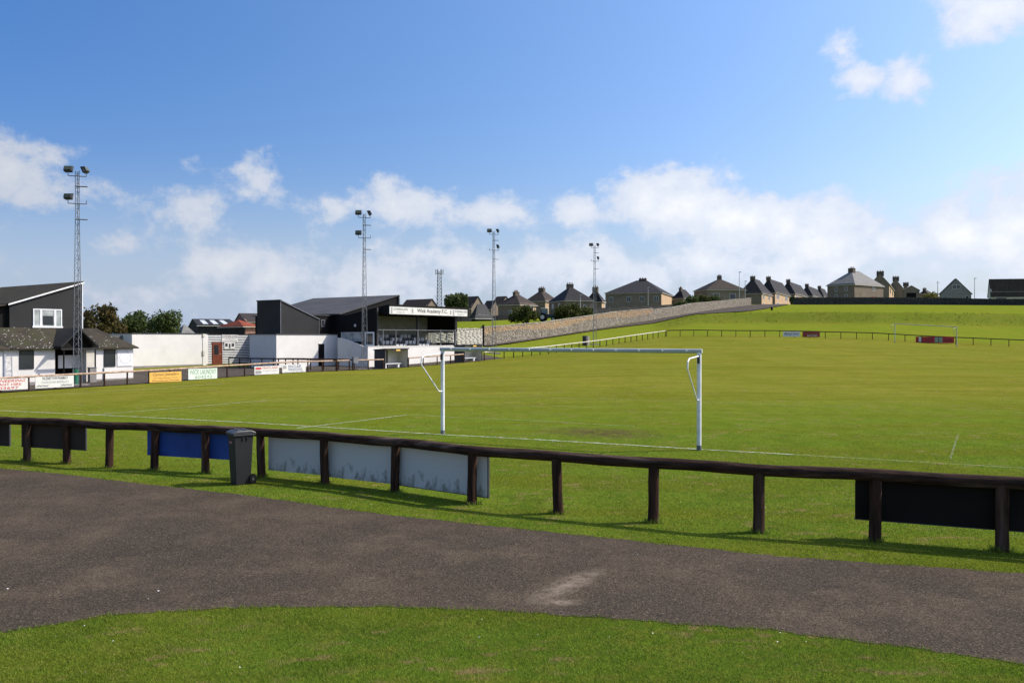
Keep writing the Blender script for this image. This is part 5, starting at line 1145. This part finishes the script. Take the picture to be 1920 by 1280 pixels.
for fx_ in (.10,.36,.62):
    xx = fb.X(447)*fx_+.3; q = []
    for t_ in (.15,.75):
        yv = ylo+(ymid-ylo)*t_; zv = zlo+.14+(zhi-zlo-.14)*t_+.04; q += [(xx,yv,zv),(xx+.9,yv,zv)]
    MB().add([*q, *[(a,b,c-.05) for a,b,c in q]], [(0,1,3,2),(4,5,7,6),(0,1,5,4),(1,3,7,5),(3,2,6,7),(2,0,4,6)]).build('rooflight', m_rooflight, rf)

# ================================================================== TWELVE: trees and bushes
m_leaf = tone_mat('leaf_green', [(0,(.035,.055,.018)),(.5,(.070,.100,.030)),(1,(.12,.145,.042))], .7, 0, 9, .25)
m_leafb = tone_mat('leaf_brownish', [(0,(.030,.032,.012)),(.5,(.075,.068,.022)),(1,(.17,.12,.045))], .7, 0, 9, .25)
m_leafbush = tone_mat('leaf_bush', [(0,(.026,.036,.008)),(.5,(.060,.078,.018)),(1,(.13,.13,.035))], .7, 0, 9, .25)
m_gorse = tone_mat('leaf_yellowing', [(0,(.05,.055,.012)),(.5,(.14,.14,.03)),(1,(.34,.27,.06))], .7, 0, 9, .25)
m_bark = mat('bark', (.06,.045,.035), (.04,.03,.025), 4, .95, .4)
def foliage(name, blobs, n, ls, m_, parent, seed):
    r = np.random.RandomState(seed); V = []; Tn = []
    wt = np.array([b[1][0]*b[1][1]*b[1][2] for b in blobs])**(2/3); wt = wt/wt.sum()
    for (c, rad), wq in zip(blobs, wt):
        k = max(30, int(n*wq)); d = r.normal(size=(k,3)); d /= np.linalg.norm(d, axis=1)[:,None]; rr = r.uniform(.45,1.08,k)**.6
        bump = 1+.13*np.sin(d[:,0]*7+seed)+.13*np.sin(d[:,2]*9+d[:,1]*6+seed)
        P_ = np.array(c)+d*np.array(rad)*(rr*bump)[:,None]
        a = r.normal(size=(k,3)); a /= np.linalg.norm(a,axis=1)[:,None]; b = np.cross(a, r.normal(size=(k,3))); b /= np.linalg.norm(b,axis=1)[:,None]
        s = ls*r.uniform(.5,1.3,k)[:,None]
        V.append(np.stack([P_-a*s, P_-b*s*.6, P_+a*s, P_+b*s*.6], 1).reshape(-1,3)); Tn.append(np.repeat(np.clip(r.beta(2,2,k)+.12*np.sin(P_[:,0]*2.1+P_[:,2]*3),0,1), 4))
    V = np.concatenate(V); Tn = np.concatenate(Tn); return fast_mesh(name, V, np.arange(len(V)).reshape(-1,4), m_, parent, Tn)
def tree(px, D, pt, pb, pl, pr, label, seed, m_=None, trunk=True, name='leafy_tree', cat='tree', grp=None, n=2600, ls=.22):
    r = random.Random(seed); x = ux(px)*D; z = min(T(x, D), CZ-(pb-HY)/F*D); o = thing(name, label, cat, (x,D,z), 0, grp)
    H = CZ-(pt-HY)/F*D-z; W = (pr-pl)/F*D/2; off = ((pl+pr)/2-px)/F*D
    lo = .30*H if trunk else .12*H
    bl = [((off,0,(H+lo)/2),(W*.72,W*.6,(H-lo)*.42))]
    for k in range(9 if trunk else 6):
        a = r.uniform(0,6.28); rr = r.uniform(.45,.72); zz_ = lo+(H-lo)*r.uniform(.15,.78); s = r.uniform(.28,.42)
        bl.append(((off+math.cos(a)*W*rr, math.sin(a)*W*rr*.8, zz_), (W*s, W*s, min((H-lo)*.24, H-zz_))))
    if trunk:
        mb = MB().cyl((0,0,-.4),(off*.5,0,H*.45),.05*W+.12,.03*W+.08,8)
        for k in range(5): c = bl[k+1][0]; mb.cyl((off*.3,0,H*.35),(c[0]*.8,c[1]*.8,c[2]),.09,.04,6)
        mb.build('trunk', m_bark, o)
    else:
        mb = MB()
        for k in range(5): a = k*1.25; mb.cyl((.1*math.cos(a),.1*math.sin(a),-.3),(off+math.cos(a)*W*.5,math.sin(a)*W*.4,H*.5),.06,.03,6)
        mb.build('stem', m_bark, o)
    foliage('crown', bl, n, ls, m_ or m_leaf, o, seed); return o
TG = 'trees behind the white store wall'
tree(180,96,567,640,143,220,'brownish dark tree standing right behind the clubhouse',1,m_leafb,n=5200,ls=.17,grp=TG)
tree(213,100,590,640,190,242,'smaller brown tinged tree right of the tallest one behind the clubhouse',2,m_leafb,n=2200,ls=.17,grp=TG)
tree(256,112,581,640,222,294,'round dark green tree, left of the two above the white store wall',3,n=3600,ls=.19,grp=TG)
tree(306,110,579,640,268,343,'round dark green tree, right of the two above the white store wall',4,n=4200,ls=.19,grp=TG)
tree(856,140,549,610,829,883,'round dark tree behind the roof of the stand',5,n=4200,ls=.22)
BG = 'bushes behind the rubble stone wall'
tree(978,128,570.5,607,949,1012,'big round bush behind the lower rubble wall',6,m_leafbush,False,'bush','bush',BG,4200,.17)
tree(1062,146,567,603,1036,1092,'large bush right of the parked tractor',7,m_leafbush,False,'bush','bush',BG,3600,.18)
tree(1092,150,575,597,1070,1114,'lower bush in front of the dark hip roofed house',8,m_leafbush,False,'bush','bush',BG,2200,.18)
tree(1274,186,563,580,1261,1291,'low dark hedge bush at the foot of the wide grey house',9,m_leaf,False,'bush','bush',BG,1400,.2)
tree(1297,188,552,578,1282,1313,'tallest dark bush behind the upper grey wall',10,m_leaf,False,'bush','bush',BG,1800,.2)
tree(1320,192,552.5,576,1308,1333,'dark bush between two others under the broad grey house',11,m_leafbush,False,'bush','bush',BG,1500,.2)
tree(1341,196,552,574,1330,1353,'rightmost dark bush under the broad grey house',12,m_leaf,False,'bush','bush',BG,1500,.2)
tree(1484,210,555,572,1478,1491,'small dark clipped bush at the left end of the boundary wall',13,m_leaf,False,'bush','bush',None,700,.2)
tree(1745,218,546,566,1726,1765,'yellowing bush between the garage and the steep gable',14,m_gorse,False,'bush','bush',None,1800,.2)
# tall weeds on the rough bank
r = np.random.RandomState(12); n = 7000
px_ = r.uniform(1236, 2000, n); fr_ = r.uniform(3.0, 4.03, n); u = (px_-960)/F
YF = np.stack([np.interp(u, CU, CY[:,k]) for k in range(NF)], 1); k = fr_.astype(int); Yv = YF[np.arange(n),k]+(YF[np.arange(n),k+1]-YF[np.arange(n),k])*(fr_-k)
k2 = r.rand(n) < .45*(.25+.75*(np.sin(px_*.05)*np.sin(px_*.021+1) > -.1)); px_, Yv, u = px_[k2], Yv[k2], u[k2]; n = len(u); X = u*Yv; Zt = terrain(X, Yv)
hh = r.uniform(.05,.13,n); ww = r.uniform(.05,.14,n); a = r.uniform(0,6.28,n); ln_ = r.uniform(-.12,.12,(n,2))
V = np.zeros((n,3,3)); V[:,0] = np.stack([X-np.cos(a)*ww, Yv-np.sin(a)*ww, Zt-.05],1); V[:,1] = np.stack([X+np.cos(a)*ww, Yv+np.sin(a)*ww, Zt-.05],1); V[:,2] = np.stack([X+ln_[:,0], Yv+ln_[:,1], Zt+hh],1)
m_weed = tone_mat('bank_weed', [(0,(.10,.13,.02)),(.6,(.14,.155,.027)),(1,(.20,.19,.05))], .9, 0, 9, .3)
tag(fast_mesh('rough_grass', V.reshape(-1,3), np.arange(3*n).reshape(-1,3), m_weed, None, np.repeat(r.rand(n),3)), 'tall rough grass and weeds on the bank beyond the far goal', 'grass', kind='stuff')

# ================================================================== THIRTEEN: tractor, lamps, telecom mast, bins
D = 147; p = G(1024, D); tz = CZ-(603-HY)/F*D
t_ = thing('tractor', 'old dark tractor with a glazed cab parked behind the rubble wall between bushes', 'tractor', (p.x, p.y, max(p.z, tz-.3)), R(-12))
m_tr = mat('dark_green_tractor_paint', (.03,.07,.075), (.02,.045,.05), 3, .5); m_ty = mat('tyre_rubber', (.015,.015,.015), None, 3, .9)
MB().prism([(.1,.55),(1.75,.6),(1.8,1.15),(.2,1.3)],'y',-.3,.3).build('bonnet', m_tr, t_, bevel=.03)
MB().box(-.75,-.45,.6,.15,.45,1.25).build('body', m_tr, t_)
cb = MB()
for x in (-.8,.25):
    for y in (-.5,.5): cb.bar((x,y,1.2),(x*.9,y*.92,2.25),.07)
cb.build('cab_frame', m_tr, t_); MB().box(-.85,-.55,2.25,.35,.55,2.36).build('cab_roof', m_frame, t_, bevel=.03)
MB().box(-.74,-.47,1.27,.21,.47,2.2).build('cab_glass', mat('hazy_cab_glass', (.20,.25,.26), (.12,.16,.17), 2, .2), t_)
for x, rr, ww_ in ((-.55,.75,.4),(1.4,.42,.25)):
    for y in (-.62,.62):
        wq = MB().cyl((x,y-ww_/2,rr),(x,y+ww_/2,rr),rr,rr,20).build('wheel', m_ty, t_, smooth=True); MB().cyl((x,y-ww_/2-.02,rr),(x,y+ww_/2+.02,rr),rr*.5,rr*.5,14).build('rim', m_frame, wq)
MB().cyl((1.0,.0,1.2),(1.0,0,2.0),.04,.04,8).build('exhaust', m_darkgrey, t_)
MB().bar((1.8,-.35,.7),(2.5,-.35,.3),.1).bar((1.8,.35,.7),(2.5,.35,.3),.1).box(2.4,-.7,.1,2.6,.7,.55).build('loader', m_tr, t_)

m_lamp = mat('pale_lamp_post', (.42,.43,.42), (.34,.35,.34), 3, .6)
def lamp(px, D, pt, pb, label, head=True, wood=False, grp='street lamps on the hill'):
    x = ux(px)*D; z = CZ-(pb-HY)/F*D; H = CZ-(pt-HY)/F*D-z; o = thing('street_lamp' if head else 'utility_pole', label, 'street lamp' if head else 'pole', (x,D,z), 0, grp if head else None)
    MB().cyl((0,0,-2.5),(0,0,H),.10,.06,8).build('post', m_bark if wood else m_lamp, o, smooth=True)
    if head: MB().prism([(-.1,0),(.5,.05),(.5,.16),(-.1,.2)],'y',-.12,.12).build('lamp_head', m_lamp, o, (0,0,H))
    else: MB().bar((-.5,0,H-.4),(.5,0,H-.4),.08).build('crossarm', m_bark if wood else m_lamp, o)
lamp(1088,165,554,590,'pale street lamp in front of the dark hip roofed house')
lamp(1215,205,539.5,590,'pale street lamp in front of the wide grey house')
lamp(1386,203,511,572,'tallest thin lamp post at the top end of the rubble wall')
lamp(1397,212,528,572,'shorter thin lamp post just right of the tallest one')
lamp(1758,235,527,566,'brown wooden utility pole behind the yellowing bush',False,True)
lamp(1827,215,522.5,566,'thin street lamp right of the steep gabled bungalow')
D = 260; x = ux(824)*D; z = 3; H = CZ-(507-HY)/F*D-z; o = thing('telecom_mast', 'lattice telecom mast with a cluster of antennas behind the stand', 'telecom mast', (x,D,z))
rb = .95; rt = .55
def cc_(k, zz_): t__ = zz_/H; rr = rb+(rt-rb)*t__; return Vector((rr*(1,-1,-1,1)[k], rr*(1,1,-1,-1)[k], zz_))
for k in range(4): MB().cyl(cc_(k,0), cc_(k,H), .09,.07,6).build('leg', m_grey, o)
mb = MB()
for i in range(18):
    for k in range(4): mb.bar(cc_(k,H*i/18), cc_((k+1)%4,H*(i+1)/18), .07).bar(cc_((k+1)%4,H*i/18), cc_(k,H*(i+1)/18), .07).bar(cc_(k,H*i/18), cc_((k+1)%4,H*i/18), .06)
mb.build('lattice_bracing', m_grey, o)
an_ = None
for k in range(6):
    a = k*math.pi/3; l = (1.15*math.cos(a),1.15*math.sin(a),H-1.3)
    if an_ is None: an_ = MB().box(-.12,-.08,0,.12,.08,1.6).build('antenna', m_lamp, o, l)
    else: clone(an_, 'antenna', o, l)
MB().tube([(1.1*math.cos(k*math.pi/3),1.1*math.sin(k*math.pi/3),H-1.0) for k in range(7)], .05, 6).build('antenna_ring', m_grey, o)
for s in (-1,1): MB().bar((s*.6,0,H*.55),(s*1.7,0,H*.62),.06).build('bracket', m_grey, o)
# small litter bin and dark block on the plateau
for (px, Y, w_, h_, nm, lb, ct) in ((1447,152,.16,.62,'litter_bin','small black litter bin on the grass plateau near the road mouth','litter bin'),):
    p = G(px, Y); o = thing(nm, lb, ct, p); MB().cyl((0,0,.0),(0,0,h_),w_+.03,w_+.05,12).build('drum', m_black, o, smooth=True); MB().cyl((0,0,h_),(0,0,h_+.08),w_+.08,w_+.02,12).build('lid', m_darkgrey, o)

# ================================================================== FOURTEEN: daisies, litter on the asphalt
m_petal = mat('white_petals', (.75,.75,.72), None, 5, .7)
r = np.random.RandomState(21); V = []
def speck(x, y, z, s):
    a = r.uniform(0,6.28); c, s_ = math.cos(a)*s, math.sin(a)*s; V.extend([(x-c,y-s_,z),(x+s_,y-c,z+s*.2),(x+c,y+s_,z+s*.4),(x-s_,y+c,z+s*.1)])
for k in range(330):
    px = r.uniform(-20, 1940); Y = r.uniform(6.6, 26)**1.0; x = ux(px)*Y
    if near_edge(x)-.05 < Y < far_edge(x)+.05: continue
    speck(x, Y, T(x,Y)+.045, r.uniform(.003,.007)*(1+Y/30))
V = np.array(V); tag(fast_mesh('daisies', V, np.arange(len(V)).reshape(-1,4), m_petal), 'tiny white daisies scattered in the mown grass', 'flowers', kind='stuff')
V = []
for px, py, s in ((296,1110,.02),(13,1106,.022),(108,1112,.013),(277,1124,.012),(1054,1018,.014),(1196,1041,.012),(453,909+20,.015),(1002,1002,.013)):
    x, y = g0(px, py); speck(x, y, .012, s*.6)
V = np.array(V); tag(fast_mesh('paper_scraps', V, np.arange(len(V)).reshape(-1,4), m_petal), 'small white scraps lying on the asphalt track', 'litter', kind='stuff')
